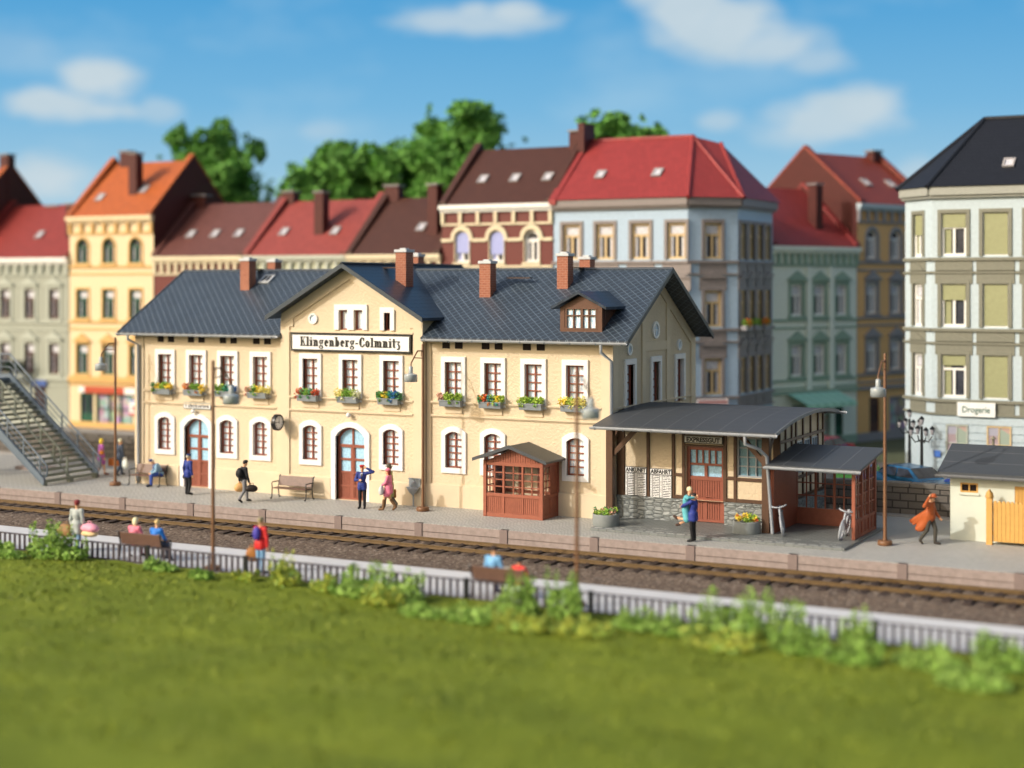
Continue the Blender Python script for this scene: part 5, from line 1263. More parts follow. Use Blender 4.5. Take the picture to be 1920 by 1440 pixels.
# rotated pair across the side street
A=R(66)
hI=house('mint green house with bright red roof and green awning across the side street',-2.55,4.75,26.7,11.25,[7.35,4.0],'tmint','tmintd','twhite','tile_bright',[2.15,4.05,5.95],winw=.95,winh=1.75,rz=A,peds={0:'tri',1:'tri'},dentil=(13,'tmint'),chims=((5.1,1.2,14.9,.55),),rise=3.5,dep=7.6,shop=[(5.4,6.1,.05,2.5),(1.8,5.0,.4,2.4)])
tdoor(hI,5.4,6.1,2.4,'tgreenframe'); shopwin(hI,1.8,5.0,.4,2.4,'tmintd',3,'goods')
d=Vector((math.cos(A),math.sin(A),0)); 
pj=MB()
for c in (3.1,5.0): pj.box(c-.2,c+.2,-.13,0,3.2,10.1)
pj.pieces('pilaster','tmint',hI)
aw=thing('awning','mint green striped shop awning on the green house','awning',Vector((-2.55,26.7,2.55))+d*3.4,A); m=MB()
for i in range(12):
    m.prism([(-2.1+i*.35,0,.55),(-2.1+i*.35,-1.5,.0),(-2.1+i*.35,-1.5,-.04),(-2.1+i*.35,0,.5)],(.345,0,0),i%2); m.box(-2.1+i*.35,-2.1+i*.35+.345,-1.52,-1.49,-.25,.0,i%2)
m.build('canopy',[P('awn1',(.30,.62,.48)),P('awn2',(.40,.72,.58))],aw)
o2=Vector((-2.55,26.7,0))+d*7.35
hJ=house('ochre and grey house with dark red gable wall behind the mint green house',o2.x,o2.x+6.8,o2.y,13.8,[10.6,7.4,4.1],'tora','tslate','twhite','tile_deep',[1.3,3.5,5.6],winw=.9,winh=[1.7,1.75,1.75],arch=(0,),rz=A,peds={1:'tri',2:'tri'},dentil=(9,'towhite'),skys=((2.6,1.5),(4.9,1.5)),chims=((6.2,3.8,17.4,.8),),rise=3.2,dep=8,shop=[(1.1,2.0,.05,2.5),(2.9,5.6,.5,2.5)])
tdoor(hJ,1.1,2.0,2.4,'tbrownframe'); shopwin(hJ,2.9,5.6,.5,2.5,'tslate',3,'goods')
# ================================================================= SMALL HOUSE + PICKET FENCE
sh=thing('small_outbuilding','small cream white outbuilding with low dark roof at the right edge','outbuilding',(15.5,1.5,0))
wl=MB(); SX=12.58-15.5
wall(wl,[(SX,0),(6,0),(6,2.42),(SX,2.42)],[(.44-3+.0,.44-3+.62,1.72,2.06),(14.82-15.5,15.7-15.5,.02,2.03)],front(),.12)
wl.quad((SX,0,0),(SX,4,0),(SX,4,2.5),(SX,0,2.42)); wl.add([(SX,0,2.42),(SX,2,3.1),(SX,4,2.42)],[(0,1,2)]); wl.quad((SX,4,0),(6,4,0),(6,4,2.4),(SX,4,2.4)); wl.quad((6,0,0),(6,4,0),(6,4,2.4),(6,0,2.4)); wl.build('wall','whitewash',sh)
f=framemesh(.62,.34,0,2,1,.055,.05,-.01,.05).build('window','ochre',sh); f.location=(.44-3+.31,0,1.72); MB().quad((-.3,.06,0),(.3,.06,0),(.3,.06,.33),(-.3,.06,.33)).build('pane','holepane',f)
MB().box(-.36,.36,-.06,.0,-.09,-.03).build('sill','whitewash',f); MB().box(-.34,.34,-.04,.0,.37,.52).build('lintel','whitewash',f)
dr=MB().box(-.44,.44,.02,.08,0,2.01)
for i in range(7): dr.box(-.42+i*.12,-.42+i*.12+.105,.0,.03,.02,1.98)
dr=dr.build('door','ochre',sh); dr.location=(15.26-15.5,0,.01); MB().box(-.55,.55,-.05,0,2.04,2.22).build('lintel','whitewash',dr)
rr_=MB(); rr_.prism([(-3.28,-.42,2.45),(-3.28,2.0,3.24),(-3.28,2.0,3.14),(-3.28,-.42,2.35)],(10,0,0)).prism([(-3.28,4.4,2.45),(-3.28,2.0,3.239),(-3.28,2.0,3.14),(-3.28,4.4,2.35)],(10,0,0)); ro=rr_.build('roof','felt',sh)
q=MB()
for yy in (.45,1.35): z=2.45+(yy+.42)*.79/2.42; q.quad((-3.28,yy,z+.006),(6.7,yy,z+.006),(6.7,yy+.025,z+.014),(-3.28,yy+.025,z+.014))
q.build('felt_seam','seam',ro)
gutter(-3.34,6.7,-.50,2.36).build('gutter',P('guttd',(.16,.17,.18)),sh)
v_=MB().tube([(0,0,-.3),(0,0,.28)],.05,8).lathe([(.13,.24),(.0,.36)],(0,0,0),8).build('vent_pipe',P('vent',(.22,.20,.15)),sh); v_.location=(-1.85,2.3,3.2)
pf=thing('picket_fence','ochre wooden picket fence with pointed post in front of the outbuilding','fence',(14.05,1.02,0))
MB().box(-.10,.10,-.10,.10,0,1.62).lathe([(.13,1.62),(.15,1.68),(.13,1.74)],(0,0,0),4).lathe([(.12,1.74),(.13,1.80),(.0,1.96)],(0,0,0),4).build('post','ochre',pf)
pk=MB(); 
for i in range(26):
    x=.13+i*.145; pk.box(x,x+.135,-.03,.03,.12,1.48); pk.lathe([(.066,0),(.05,.05),(.0,.07)],(x+.067,0,1.48),8,sy=.45)
pk.box(.1,3.9,.03,.07,.35,.45).box(.1,3.9,.03,.07,1.15,1.25); pk.build('paling','ochre',pf)
# ================================================================= FOOTBRIDGE STAIRS
fs=thing('footbridge_stairs','steel footbridge staircase with blue grey railings and cream centre handrail','stairs',(-26.9,-1.2,0))
yn,yf=-1.72,1.72; sl=.80; TOPX=-5.55; 
def zz(x): return -x*sl
for y in (yn,yf):
    m=MB().prism([(.12,y-.05,.06),(.12,y-.05,.30),(TOPX,y-.05,zz(TOPX)+.32),(TOPX,y-.05,zz(TOPX)-.22)],(0,.10,0)); m.prism([(.14,y-.07,.28),(TOPX,y-.07,zz(TOPX)+.32),(TOPX,y-.07,zz(TOPX)+.37),(.14,y-.07,.33)],(0,.14,0))
    m.prism([(.1,y-.07,.02),(TOPX,y-.07,zz(TOPX)-.26),(TOPX,y-.07,zz(TOPX)-.20),(.1,y-.07,.08)],(0,.14,0)); m.build('stringer','bluegrey',fs)
n=20
t0=MB().box(-.10,.12,yn+.05,yf-.05,-.03,.03).box(.09,.12,yn+.05,yf-.05,-.08,-.03)
t0=t0.build('tread','treadc',fs)
for i in range(n):
    x=-.02-i*.276; loc=(x,0,.2208*(i+1)*.97+.0)
    if i==0: t0.location=loc
    else: c=t0.copy(); col.objects.link(c); c.parent=fs; c.location=loc
MB().box(-.08,.12,-.12,.12,0,.18).box(-.08,.12,yf-.2,yf,0,.18).box(-.08,.12,yn,yn+.2,0,.16).build('foot','treadc',fs)
def rail_(y,mat,name,h,mid=True,step=1.0,r=.04,two=None):
    m=MB(); a=(.05,y,zz(.05)+h+.12); b=(TOPX,y,zz(TOPX)+h+.3)
    m.tube([(.22,y,.40),(.30,y,.62),(.28,y,h-.05),(.05,y,zz(.05)+h+.2),b,(-12,y,b[2])],r,8)
    if mid:
        for hh in (.35,.66): m.tube([(.16,y,.35+hh*.4),(.10,y,zz(.0)+hh*h+.2),(TOPX,y,zz(TOPX)+hh*h+.3),(-12,y,zz(TOPX)+hh*h+.3)],.022,6)
    x=-.15
    while x>TOPX-6: 
        zb=zz(max(x,TOPX))+.3; m.box(x-.03,x+.03,y-.03,y+.03,zb-.05,zb+h-.0); x-=step
    return m.build(name,mat,fs)
rail_(yn,'bluegrey','railing',.98); rail_(yf,'bluegrey','railing',.98)
m=MB(); h=.85
m.tube([(-.62,.0,.9),(-.50,0,1.1),(-.62,0,zz(-.62)+h+.15),(TOPX,0,zz(TOPX)+h+.2)],.05,8); m.tube([(.05,0,.22),(TOPX,0,zz(TOPX)+.30)],.04,6)
x=-.15
while x>TOPX: 
    m.box(x-.04,x+.04,-.04,.04,zz(x)+.1,zz(x)+h+.17); x-=.82
m.build('centre_handrail','treadc',fs)
MB().box(-12,TOPX,yn,yf,zz(TOPX)+.0,zz(TOPX)+.14).box(-12,TOPX,yn-.05,yn+.05,zz(TOPX)-.2,zz(TOPX)+.3).box(-12,TOPX,yf-.05,yf+.05,zz(TOPX)-.2,zz(TOPX)+.3).build('landing','bluegrey',fs)
MB().box(-6.6,-6.2,-1.4,-1.0,0,zz(TOPX)).box(-6.6,-6.2,1.0,1.4,0,zz(TOPX)).build('pillar','black',fs)
tag(MB().box(-.9,.9,-.5,.5,0,.16).build('concrete_slab','edge'),'low concrete slab on the platform at the far left','slab').location=(-31.8,1.6,0)
# ================================================================= LAMPS, BENCHES, PLANTERS, BICYCLES, CARS
def lamp(x,y,h,lb,cp=None,rz=0):
    if cp: return mkcopy(cp,(x,y,0),rz,label=lb)
    t=thing('platform_lamp',lb,'lamp',(x,y,0),0,'brown platform lamps with bell shades')
    MB().lathe([(.09,.16),(.066,.3),(.055,h-.02),(.05,h)],(0,0,0),6).lathe([(.24,0),(.26,.02),(.26,.14),(.23,.17),(.09,.17)],(0,0,0),14).build('pole','lampbrown',t)
    MB().tube([(0,-.03,h-.26),(0,-.42,h-.26),(0,-.90,h-.72),(0,-.93,h-.92)],.03,6).tube([(0,-.03,h-.56),(0,-.68,h-.52)],.022,6).tube([(0,-.02,h-.3),(0,-.12,h-.28),(0,-.14,h-.5)],.015,5).build('bracket','lampbrown',t)
    MB().lathe([(.02,.42),(.06,.41)],(0,-.93,h-1.26),16).lathe([(.06,.41),(.085,.38),(.09,.14)],(0,-.93,h-1.26),16).lathe([(.09,.14),(.25,.09)],(0,-.93,h-1.26),20).lathe([(.25,.09),(.262,.06),(.265,-.20),(.24,-.20),(.23,.05),(.02,.08)],(0,-.93,h-1.26),20).build('shade','lampgrey',t)
    return t
l0=lamp(-24.1,-1.25,6.72,'brown platform lamp at the left corner of the station, sharp and upright')
lamp(-7.70,-1.45,0,'brown platform lamp in front of the central gable right corner',l0)
lamp(10.84,-.85,0,'brown platform lamp standing alone right of the cycle shelter',l0)
lamp(-6.86,-15.75,0,'blurred brown lamp on the front platform beside the rucksack man',l0,R(180))
lamp(5.78,-15.3,0,'blurred brown lamp on the front platform rising from the dark shrub',l0,R(180))
def bench(x,y,rz,lb,cp=None,mats=('benchwood','black')):
    if cp: return mkcopy(cp,(x,y,0),rz,label=lb)
    t=thing('bench',lb,'bench',(x,y,0),rz,'brown platform benches')
    MB().box(-.85,.85,-.27,.16,.43,.47).build('seat',mats[0],t,bevel=.008); m=MB()
    m.prism([(-.85,.16,.52),(-.85,.28,.93),(-.85,.31,.92),(-.85,.19,.51)],(1.7,0,0)); m.build('backrest',mats[0],t,bevel=.006)
    for s in (-1,1):
        x_=s*.88
        l=MB().tube([(x_,-.32,0),(x_,-.26,.08),(x_,-.24,.45),(x_,-.27,.66),(x_,-.2,.70),(x_,.2,.70)],.026,6).tube([(x_,.30,0),(x_,.24,.1),(x_,.19,.45),(x_,.30,.92),(x_,.36,.95)],.026,6).tube([(x_,-.26,.44),(x_,.2,.44)],.022,6).tube([(x_,-.36,.02),(x_,-.28,.05)],.03,6).tube([(x_,.26,.02),(x_,.34,.02)],.03,6)
        l.build('leg',mats[1],t)
    return t
b0=bench(-22.85,-.48,0,'brown bench left of the ticket office door with an old man on it')
bench(-14.42,-1.05,0,'empty brown bench in front of the central gable',b0)
bench(-10.1,-15.25,R(180),'blurred brown bench with a couple, seen from behind',b0)
bench(3.28,-15.15,R(180),'blurred brown bench with a man and child, seen from behind',b0)
wb=thing('bench','white slatted bench behind the station left corner','bench',(-26.6,4.6,0),R(20))
m=MB().box(-1.1,1.1,.2,.25,.85,.95).box(-1.1,1.1,.18,.23,.40,.46)
for i in range(13): m.box(-1.05+i*.17,-1.05+i*.17+.09,.19,.23,.45,.86)
m.build('backrest','twhite',wb); MB().box(-1.1,1.1,-.3,.2,.40,.45).build('seat','twhite',wb); 
for s in (-1,1): MB().box(s*1.0-.04,s*1.0+.04,-.28,-.2,0,.42).box(s*1.0-.04,s*1.0+.04,.16,.24,0,.42).build('leg','twhite',wb)
def planter(x,y,lb,spec,seed):
    t=thing('round_planter',lb,'planter',(x,y,.1),0,'round concrete planters by the annex'); MB().lathe([(.50,0),(.51,.03),(.51,.40),(.50,.44),(.45,.44),(.44,.36),(0,.36)],(0,0,0),28).build('pot','planter',t)
    m=MB(); rr=random.Random(seed); keys=sorted(set(spec))
    for i in range(30):
        a=rr.uniform(0,6.28); q=.42*math.sqrt(rr.random()); clump(m,(q*math.cos(a),q*math.sin(a),.46+rr.uniform(0,.14)),.10,rr,keys.index(rr.choice(spec)),30,.035)
    m.build('plants',['flower_'+k for k in keys],t,fix=False)
planter(.62,-1.95,'round grey planter at the left end of the tiled step, mostly green plants','gGGlgGlp',1); planter(5.86,-1.12,'round grey planter in front of the annex window, red and yellow flowers','rylglyl',2)
# bicycles
def bicycle(x,y,rz,lb,lean=R(7)):
    t=thing('bicycle',lb,'bicycle',(x,y,.1),rz,'pale grey bicycles in the shelter'); g='bike'
    P('bike',(.36,.39,.43),.35)
    Rt=Matrix.Rotation(lean,4,'Y')
    def wheel(c):
        m=MB(); k=20
        m.tube([(c[0],c[1]+.34*math.cos(2*math.pi*i/k),c[2]+.34*math.sin(2*math.pi*i/k)) for i in range(k+1)],.042,6,cap=False)
        for i in range(10): m.tube([c,(c[0],c[1]+.33*math.cos(2*math.pi*i/10),c[2]+.33*math.sin(2*math.pi*i/10))],.008,4)
        m.ball(c,.05,8); m.xf(Rt); return m.build('wheel','bike',t)
    wheel((0,-.52,.36)); wheel((0,.52,.36))
    m=MB()
    for a,b in (((0,-.40,.88),(0,.05,.34)),((0,-.40,.86),(0,.22,.84)),((0,.05,.34),(0,.25,.92)),((0,.05,.34),(0,.52,.36)),((0,.24,.80),(0,.52,.36)),((0,-.38,.96),(0,-.52,.36))): m.tube([a,b],.042,6)
    m.ball((0,.05,.34),.08,10,sx=.6); m.xf(Rt); m.build('frame','bike',t)
    m=MB().tube([(-.26,-.30,1.06),(-.18,-.42,1.04),(0,-.38,1.0),(.18,-.42,1.04),(.26,-.30,1.06)],.028,6); m.xf(Rt); m.build('handlebar','bike',t)
    m=MB().ball((0,.27,.96),.12,10,sx=.7,sz=.35); m.xf(Rt); m.build('saddle','bike',t)
    m=MB().box(-.07,.07,.30,.66,.74,.77); m.xf(Rt); m.build('carrier','bike',t)
bicycle(7.12,-.70,R(16),'pale grey bicycle leaning on the left inner wall of the shelter',R(-9)); bicycle(9.28,-.60,R(4),'pale grey bicycle leaning toward the right lattice wall of the shelter',R(10))
# cars
def car(x,y,rz,c,lb,nm):
    t=thing('parked_car',lb,'car',(x,y,0),rz,'cars parked in the street'); P(nm,c,.2,.6)
    pr_=[(-2.05,.35),(-2.1,.62),(-1.95,.82),(-1.1,.90),(-.45,1.34),(.85,1.38),(1.55,1.02),(2.05,.92),(2.12,.6),(2.05,.35)]
    m=MB()
    for s,wd in ((1,.82),):
        vs=[]; 
        for yy,k in ((-.84,0),(-.80,1),(.80,1),(.84,0)): pass
    n=len(pr_); L1=[(a,-.84 if b<.95 else -.66,b) for a,b in pr_]; L2=[(a,-q,b) for (a,q,b) in L1]
    m.add(L1+L2,[tuple(range(n)),tuple(range(2*n-1,n-1,-1))]+[(i,n+i,n+(i+1)%n,(i+1)%n) for i in range(n)]); m.build('body',nm,t,bevel=.10)
    w_=MB()
    for s in (-1,1):
        w_.add([(-.92,s*.79,.96),(-.45,s*.685,1.29),(.15,s*.685,1.31),(.15,s*.79,.96)],[(0,1,2,3)]); w_.add([(.22,s*.79,.96),(.22,s*.685,1.31),(.80,s*.685,1.32),(1.35,s*.76,1.02)],[(0,1,2,3)])
    w_.add([(-1.02,-.6,.955),(-.50,-.6,1.33),(-.50,.6,1.33),(-1.02,.6,.955)],[(0,1,2,3)]); w_.add([(.93,-.6,1.365),(1.50,-.62,1.065),(1.50,.62,1.065),(.93,.6,1.365)],[(0,1,2,3)])
    w_.v=[(a,b*1.03,c_+.008) for a,b,c_ in w_.v]; w_.build('window','townglass',t)
    for a in (-1.3,1.3):
        for s in (-1,1): o=MB().lathe([(.18,-.1),(.31,-.1),(.32,0),(.31,.1),(.18,.1)],(0,0,0),18,axis='y').build('wheel','black',t); o.location=(a,s*.78,.32); MB().lathe([(.0,-.11),(.17,-.11),(.17,.11),(0,.11)],(0,0,0),12,axis='y').build('rim','lampgrey',o)
    for s in (-1,1): MB().box(-2.13,-2.08,s*.6-.14,s*.6+.14,.60,.74).build('headlight','capgrey',t); MB().box(2.08,2.14,s*.62-.12,s*.62+.12,.62,.76).build('tail_light',P('tail',(.4,.02,.02)),t)
    MB().box(-2.16,-2.05,-.8,.8,.36,.50).box(2.07,2.17,-.8,.8,.36,.50).build('bumper','tslate',t)
car(8.85,11.6,R(146),(.02,.12,.25),'blue car parked behind the stone wall right of the cycle shelter','carblue'); car(6.0,13.2,R(100),(.12,.45,.04),'bright green car half hidden behind the cycle shelter','cargreen'); car(1.6,22.0,R(70),(.22,.02,.03),'dark red car parked in the side street by the green awning','carred')
car(12.2,12.0,R(185),(.03,.05,.22),'dark blue car mostly hidden behind the white outbuilding','cardark')
def slamp(x,y,lb):
    t=thing('street_lamp',lb,'lamp',(x,y,0),0,'ornate black street lamps'); MB().lathe([(.20,0),(.18,.5),(.08,.7),(.06,2.5),(.05,2.9)],(0,0,0),10).build('pole','black',t)
    m=MB()
    for a in range(4): u=Vector((math.cos(a*1.571+.6),math.sin(a*1.571+.6),0)); m.tube([(0,0,2.3),tuple(u*.3+Vector((0,0,2.2))),tuple(u*.48+Vector((0,0,2.45)))],.03,5)
    m.build('bracket','black',t)
    for a in range(5):
        u=Vector((math.cos(a*1.571+.6),math.sin(a*1.571+.6),0))*(.48 if a<4 else 0); z=2.5 if a<4 else 2.95
        l=MB().lathe([(.05,0),(.11,.24),(.02,.26)],(u.x,u.y,z),6).build('lantern','tslate',t); MB().lathe([(.14,.26),(.08,.33),(.02,.40)],(u.x,u.y,z),6).build('lantern_cap','black',l)
slamp(7.35,17.2,'ornate black street lamp at the chamfered corner of the white house'); slamp(8.75,13.6,'ornate black street lamp nearer the stone wall, tall dark pole')
# ================================================================= PEOPLE (signed distance bodies)
def surfnets(F,org,h):
    s=F<0; A=[]; idx=-np.ones(tuple(np.array(F.shape)-1),int)
    nx,ny,nz=idx.shape; cs_=[(i,j,k) for i in (0,1) for j in (0,1) for k in (0,1)]
    cnt=sum(s[i:nx+i,j:ny+j,k:nz+k].astype(int) for i,j,k in cs_); act=(cnt>0)&(cnt<8); I=np.argwhere(act)
    idx[act]=np.arange(len(I)); P_=np.zeros((len(I),3)); N=np.zeros(len(I))
    for a,ca in enumerate(cs_):
        for b,cb_ in enumerate(cs_):
            if b<=a or sum(abs(p-q) for p,q in zip(ca,cb_))!=1: continue
            fa=F[I[:,0]+ca[0],I[:,1]+ca[1],I[:,2]+ca[2]]; fb=F[I[:,0]+cb_[0],I[:,1]+cb_[1],I[:,2]+cb_[2]]
            m=(fa<0)!=(fb<0); t=np.where(m,fa/(fa-fb+1e-12),0)
            ca_,cbb=np.array(ca,float),np.array(cb_,float); P_[m]+=(ca_+(cbb-ca_)*t[m][:,None]); N[m]+=1
    V=org+h*(I+P_/N[:,None]); Fc=[]
    for ax in range(3):
        o=[0,1,2]; o.remove(ax); b,c=o
        sl0=[slice(1,-1)]*3; sl0[ax]=slice(0,-1); sl1=list(sl0); sl1[ax]=slice(1,None)
        e=(s[tuple(sl0)]!=s[tuple(sl1)]); J=np.argwhere(e); off=np.array([1,1,1]); off[ax]=0; J=J+off
        sgn=s[J[:,0],J[:,1],J[:,2]]
        def g(db,dc):
            K=J.copy(); K[:,b]-=db; K[:,c]-=dc; K=np.clip(K,0,np.array(idx.shape)-1); return idx[K[:,0],K[:,1],K[:,2]]
        q=np.stack([g(0,0),g(1,0),g(1,1),g(0,1)],1); flip=sgn if ax!=1 else ~sgn
        q[flip]=q[flip][:,::-1]; Fc.append(q)
    Fc=np.concatenate(Fc); Fc=Fc[(Fc>=0).all(1)]
    return V,Fc
def sdf(prims,h,name,m,parent):
    pts=[]; 
    for p in prims: pts+= [np.array(p[1])-p[-1],np.array(p[1])+p[-1]]+([np.array(p[2])-p[-1],np.array(p[2])+p[-1]] if p[0]=='c' else [])
    lo=np.min(pts,0)-3*h; hi=np.max(pts,0)+3*h; n=np.ceil((hi-lo)/h).astype(int)+1
    F=np.full(n,.3,np.float32)
    for p in prims:
        R_=p[-1]
        a=np.array(p[1],float); b=np.array(p[2],float) if p[0]=='c' else a
        l=np.maximum(0,np.floor((np.minimum(a,b)-R_-.09-lo)/h).astype(int)); u=np.minimum(n,np.ceil((np.maximum(a,b)+R_+.09-lo)/h).astype(int)+1)
        gx,gy,gz=np.meshgrid(*[lo[i]+h*np.arange(l[i],u[i]) for i in range(3)],indexing='ij')
        Q=np.stack([gx,gy,gz],-1)
        if p[0]=='c':
            ra,rb,k=p[3],p[4],p[5]; d=b-a; t=np.clip(((Q-a)@d)/max(1e-9,d@d),0,1); D=np.linalg.norm(Q-a-t[...,None]*d,axis=-1)-(ra+(rb-ra)*t)
        else:
            r=np.array(p[2],float); k=p[3]; q=Q-a
            if len(p)>5: q=q@np.array(p[4])   # rotation
            l0=np.linalg.norm(q/r,axis=-1); l1=np.linalg.norm(q/(r*r),axis=-1)+1e-9; D=l0*(l0-1)/l1
        sl=tuple(slice(l[i],u[i]) for i in range(3)); G_=F[sl]
        hh=np.clip(.5+.5*(G_-D)/k,0,1); F[sl]=G_+(D-G_)*hh-k*hh*(1-hh)
    V,Fc=surfnets(F,lo,h); me=bpy.data.meshes.new(name); me.from_pydata(V.tolist(),[],Fc.tolist()); me.materials.append(M[m] if isinstance(m,str) else m)
    me.polygons.foreach_set('use_smooth',[True]*len(me.polygons)); me.update()
    o=bpy.data.objects.new(name,me); col.objects.link(o); o.parent=parent; return o
def C(a,b,ra,rb,k=.03): return ('c',a,b,ra,rb,k,max(ra,rb))
def E_(c,r,k=.03): return ('e',c,r,k,max(r))
def v3(a): return np.array(a,float)
def clothes(name,c): return P('cloth_'+name,c,.55,.3)
def person(lb,x,y,rz,pose={},top=(.02,.04,.25),legs=(.01,.01,.015),shoe=(.01,.01,.01),hair=(.05,.03,.02),hat=None,coat=0,skirt=0,z=0,sc_=1.0,group=None,extra=None,hairstyle='short',open_front=None):
    """faces -Y in local space"""
    J=dict(pel=(0,0,.95),che=(0,.0,1.28),nek=(0,0,1.49),hed=(0,-.02,1.64),shL=(.185,0,1.42),shR=(-.185,0,1.42),elL=(.235,.02,1.13),elR=(-.235,.02,1.13),wrL=(.235,-.05,.88),wrR=(-.235,-.05,.88),hiL=(.09,0,.90),hiR=(-.09,0,.90),knL=(.095,-.01,.49),knR=(-.095,-.01,.49),anL=(.10,.02,.09),anR=(-.10,.02,.09),toL=(.12,-.15,.035),toR=(-.12,-.15,.035))
    J.update(pose); J={k:v3(v) for k,v in J.items()}
    t=thing('person',lb,'person',(x,y,z),rz,group); t.scale=(1,1,1)
    S=lambda q:v3(q)*1.0
    up=(J['hed']-J['nek']); up/=np.linalg.norm(up); f=v3(pose.get('face',(0,-1,0))); f=f-up*(f@up); f/=np.linalg.norm(f); sd_=np.cross(f,up)
    h=J['hed']
    B=[E_(h,(.078,.092,.115),.02),E_(h+f*.03-up*.05,(.055,.06,.07),.03),C(h+f*.088+up*.01,h+f*.105-up*.02,.010,.015,.01),E_(h+sd_*.08,(.015,.022,.032),.01),E_(h-sd_*.08,(.015,.022,.032),.01),C(J['nek']-up*.03,h-up*.07,.055,.05,.03),
       E_(J['che'],(.14,.09,.19),.05),E_(J['pel'],(.13,.095,.13),.05),C(J['pel'],J['che'],.10,.10,.05)]
    for s in 'LR':
        B+=[C(J['nek']-up*.08,J['sh'+s],.05,.05,.04),C(J['sh'+s],J['el'+s],.048,.038,.03),C(J['el'+s],J['wr'+s],.038,.027,.02),C(J['hi'+s],J['kn'+s],.08,.052,.04),C(J['kn'+s],J['an'+s],.052,.036,.02),C(J['an'+s]-v3((0,0,.03)),J['to'+s],.04,.03,.03)]
        d=J['wr'+s]-J['el'+s]; d/=np.linalg.norm(d); pn_=np.cross(d,v3((0,0,1)) if abs(d[2])<.8 else v3((0,1,0))); pn_/=np.linalg.norm(pn_); sp=np.cross(d,pn_)
        if pose.get('thumb'+s,1)<0: sp=-sp
        w_=J['wr'+s]; pc=w_+d*.05; B+=[C(w_,pc,.026,.030,.015),C(pc-sp*.018,pc+sp*.018,.026,.026,.015)]
        cr=pose.get('curl'+s,.35); cd_=pn_*cr*(1 if s=='L' else -1)
        for i,(q,l_) in enumerate(((-.03,.045),(-.010,.06),(.010,.065),(.030,.055))):
            a=pc+sp*q+d*.022; b=a+(d+cd_*.4)*l_*.55; c=b+(d+cd_*1.3)*l_*.45; B+=[C(a,b,.0115,.011,.004),C(b,c,.011,.0095,.004)]
        a=w_+d*.025-sp*-.028; b=a+sp*.022+d*.03; B+=[C(a,b,.013,.011,.006),C(b,b+d*.025+cd_*.02,.011,.0095,.004)]
    sdf(B,.0125,'body','skin',t)
    T_=[E_(J['che']+v3((0,0,.02)),(.175,.125,.19),.05),E_(J['pel']+v3((0,0,.03)),(.16,.125,.13),.05),C(J['pel'],J['che'],.125,.125,.05)]
    for s in 'LR': T_+=[C(J['nek']-up*.09,J['sh'+s],.072,.075,.04),C(J['sh'+s],J['el'+s],.072,.06,.03),C(J['el'+s],J['el'+s]+(J['wr'+s]-J['el'+s])*.93,.06,.046,.02)]
    if coat:
        for s in (-1,1):
            for q in np.linspace(-1,1,3): T_.append(C(J['pel']+v3((s*.06,q*.04,.02)),J['pel']+v3((s*(.08+.03*coat),q*(.06+.03*coat)+pose.get('flare',(0,0))[1]*.5,-coat)),.11,.095,.06))
        if 'flare' in pose:
            fx,fy=pose['flare']
            for q in (-.12,0,.12):
                for w_ in (.0,.25,.5,.75,1.0): T_.append(C(J['pel']+v3((q,.04,.22-.18*w_)),J['pel']+v3((q+fx,fy*(1-.62*w_*w_),-coat*(.38+.62*w_))),.10,.035,.07))
    sdf(T_,.015,'coat' if coat>.25 else 'jacket',clothes('%.2f_%.2f_%.2f'%top,top),t)
    Lg=[E_(J['pel']-v3((0,0,.02)),(.15,.115,.12),.04)]
    for s in 'LR': Lg+=[C(J['hi'+s],J['kn'+s],.098,.072,.03),C(J['kn'+s],J['an'+s]+v3((0,0,.01)),.072,.058,.02)]
    if skirt:
        for q in (-.05,.05): Lg.append(C(J['pel']+v3((q,0,.02)),(J['knL']+J['knR'])/2+v3((q*1.3,0,.46-skirt)),.12,.13,.06))
        sdf(Lg[:1]+Lg[-2:],.015,'skirt',clothes('%.2f_%.2f_%.2f'%legs,legs),t)
    else: sdf(Lg,.015,'trousers',clothes('%.2f_%.2f_%.2f'%legs,legs),t)
    Sh=[]
    for s in 'LR':
        a,b=J['an'+s],J['to'+s]; dd=(b-a)/np.linalg.norm(b-a); 
        Sh+=[C(a-v3((0,0,.02)),b,.054,.042,.02)]+([C(a,J['kn'+s]*.75+a*.25,.055,.068,.02)] if pose.get('boots') else [])
    sdf(Sh,.013,'shoes',clothes('shoe_%.2f_%.2f_%.2f'%shoe,shoe),t)
    if hairstyle!='none':
        H_=[E_(h-f*.022+up*.035,(.088,.10,.10),.02)]
        if hairstyle=='long': H_+=[E_(h-f*.045-up*.04,(.095,.07,.12),.03)]
        if hairstyle=='bun': H_+=[E_(h-f*.10+up*.04,(.05,.05,.05),.03)]
        sdf(H_,.013,'hair',clothes('hair_%.2f_%.2f_%.2f'%hair,hair),t)
    e=MB(); 
    for s in (-1,1): p_=h+f*.088+sd_*s*.032+up*.022; e.ball(tuple(p_),.011,6)
    p_=h+f*.092-up*.055; e.tube([tuple(p_-sd_*.022),tuple(p_+sd_*.022)],.006,4); e.build('face_detail',P('face_dark',(.12,.04,.03)),t)
    if hat:
        kind,c=hat; m_=clothes('hat_%.2f_%.2f_%.2f'%c,c)
        if kind=='cap': sdf([E_(h+up*.10-f*.005,(.108,.115,.045),.02),E_(h+up*.065,(.092,.102,.05),.02),C(h+up*.06+f*.07-sd_*.04,h+up*.06+f*.07+sd_*.04,.022,.022,.02)],.012,'cap',m_,t)
        if kind=='hat': sdf([E_(h+up*.075,(.175,.175,.018),.01),E_(h+up*.12,(.095,.10,.075),.02)],.012,'hat',m_,t)
        if kind=='beret': sdf([E_(h+up*.085-f*.02,(.105,.11,.07),.02)],.012,'hat',m_,t)
    if extra: extra(t,J,f,up,sd_)
    return t
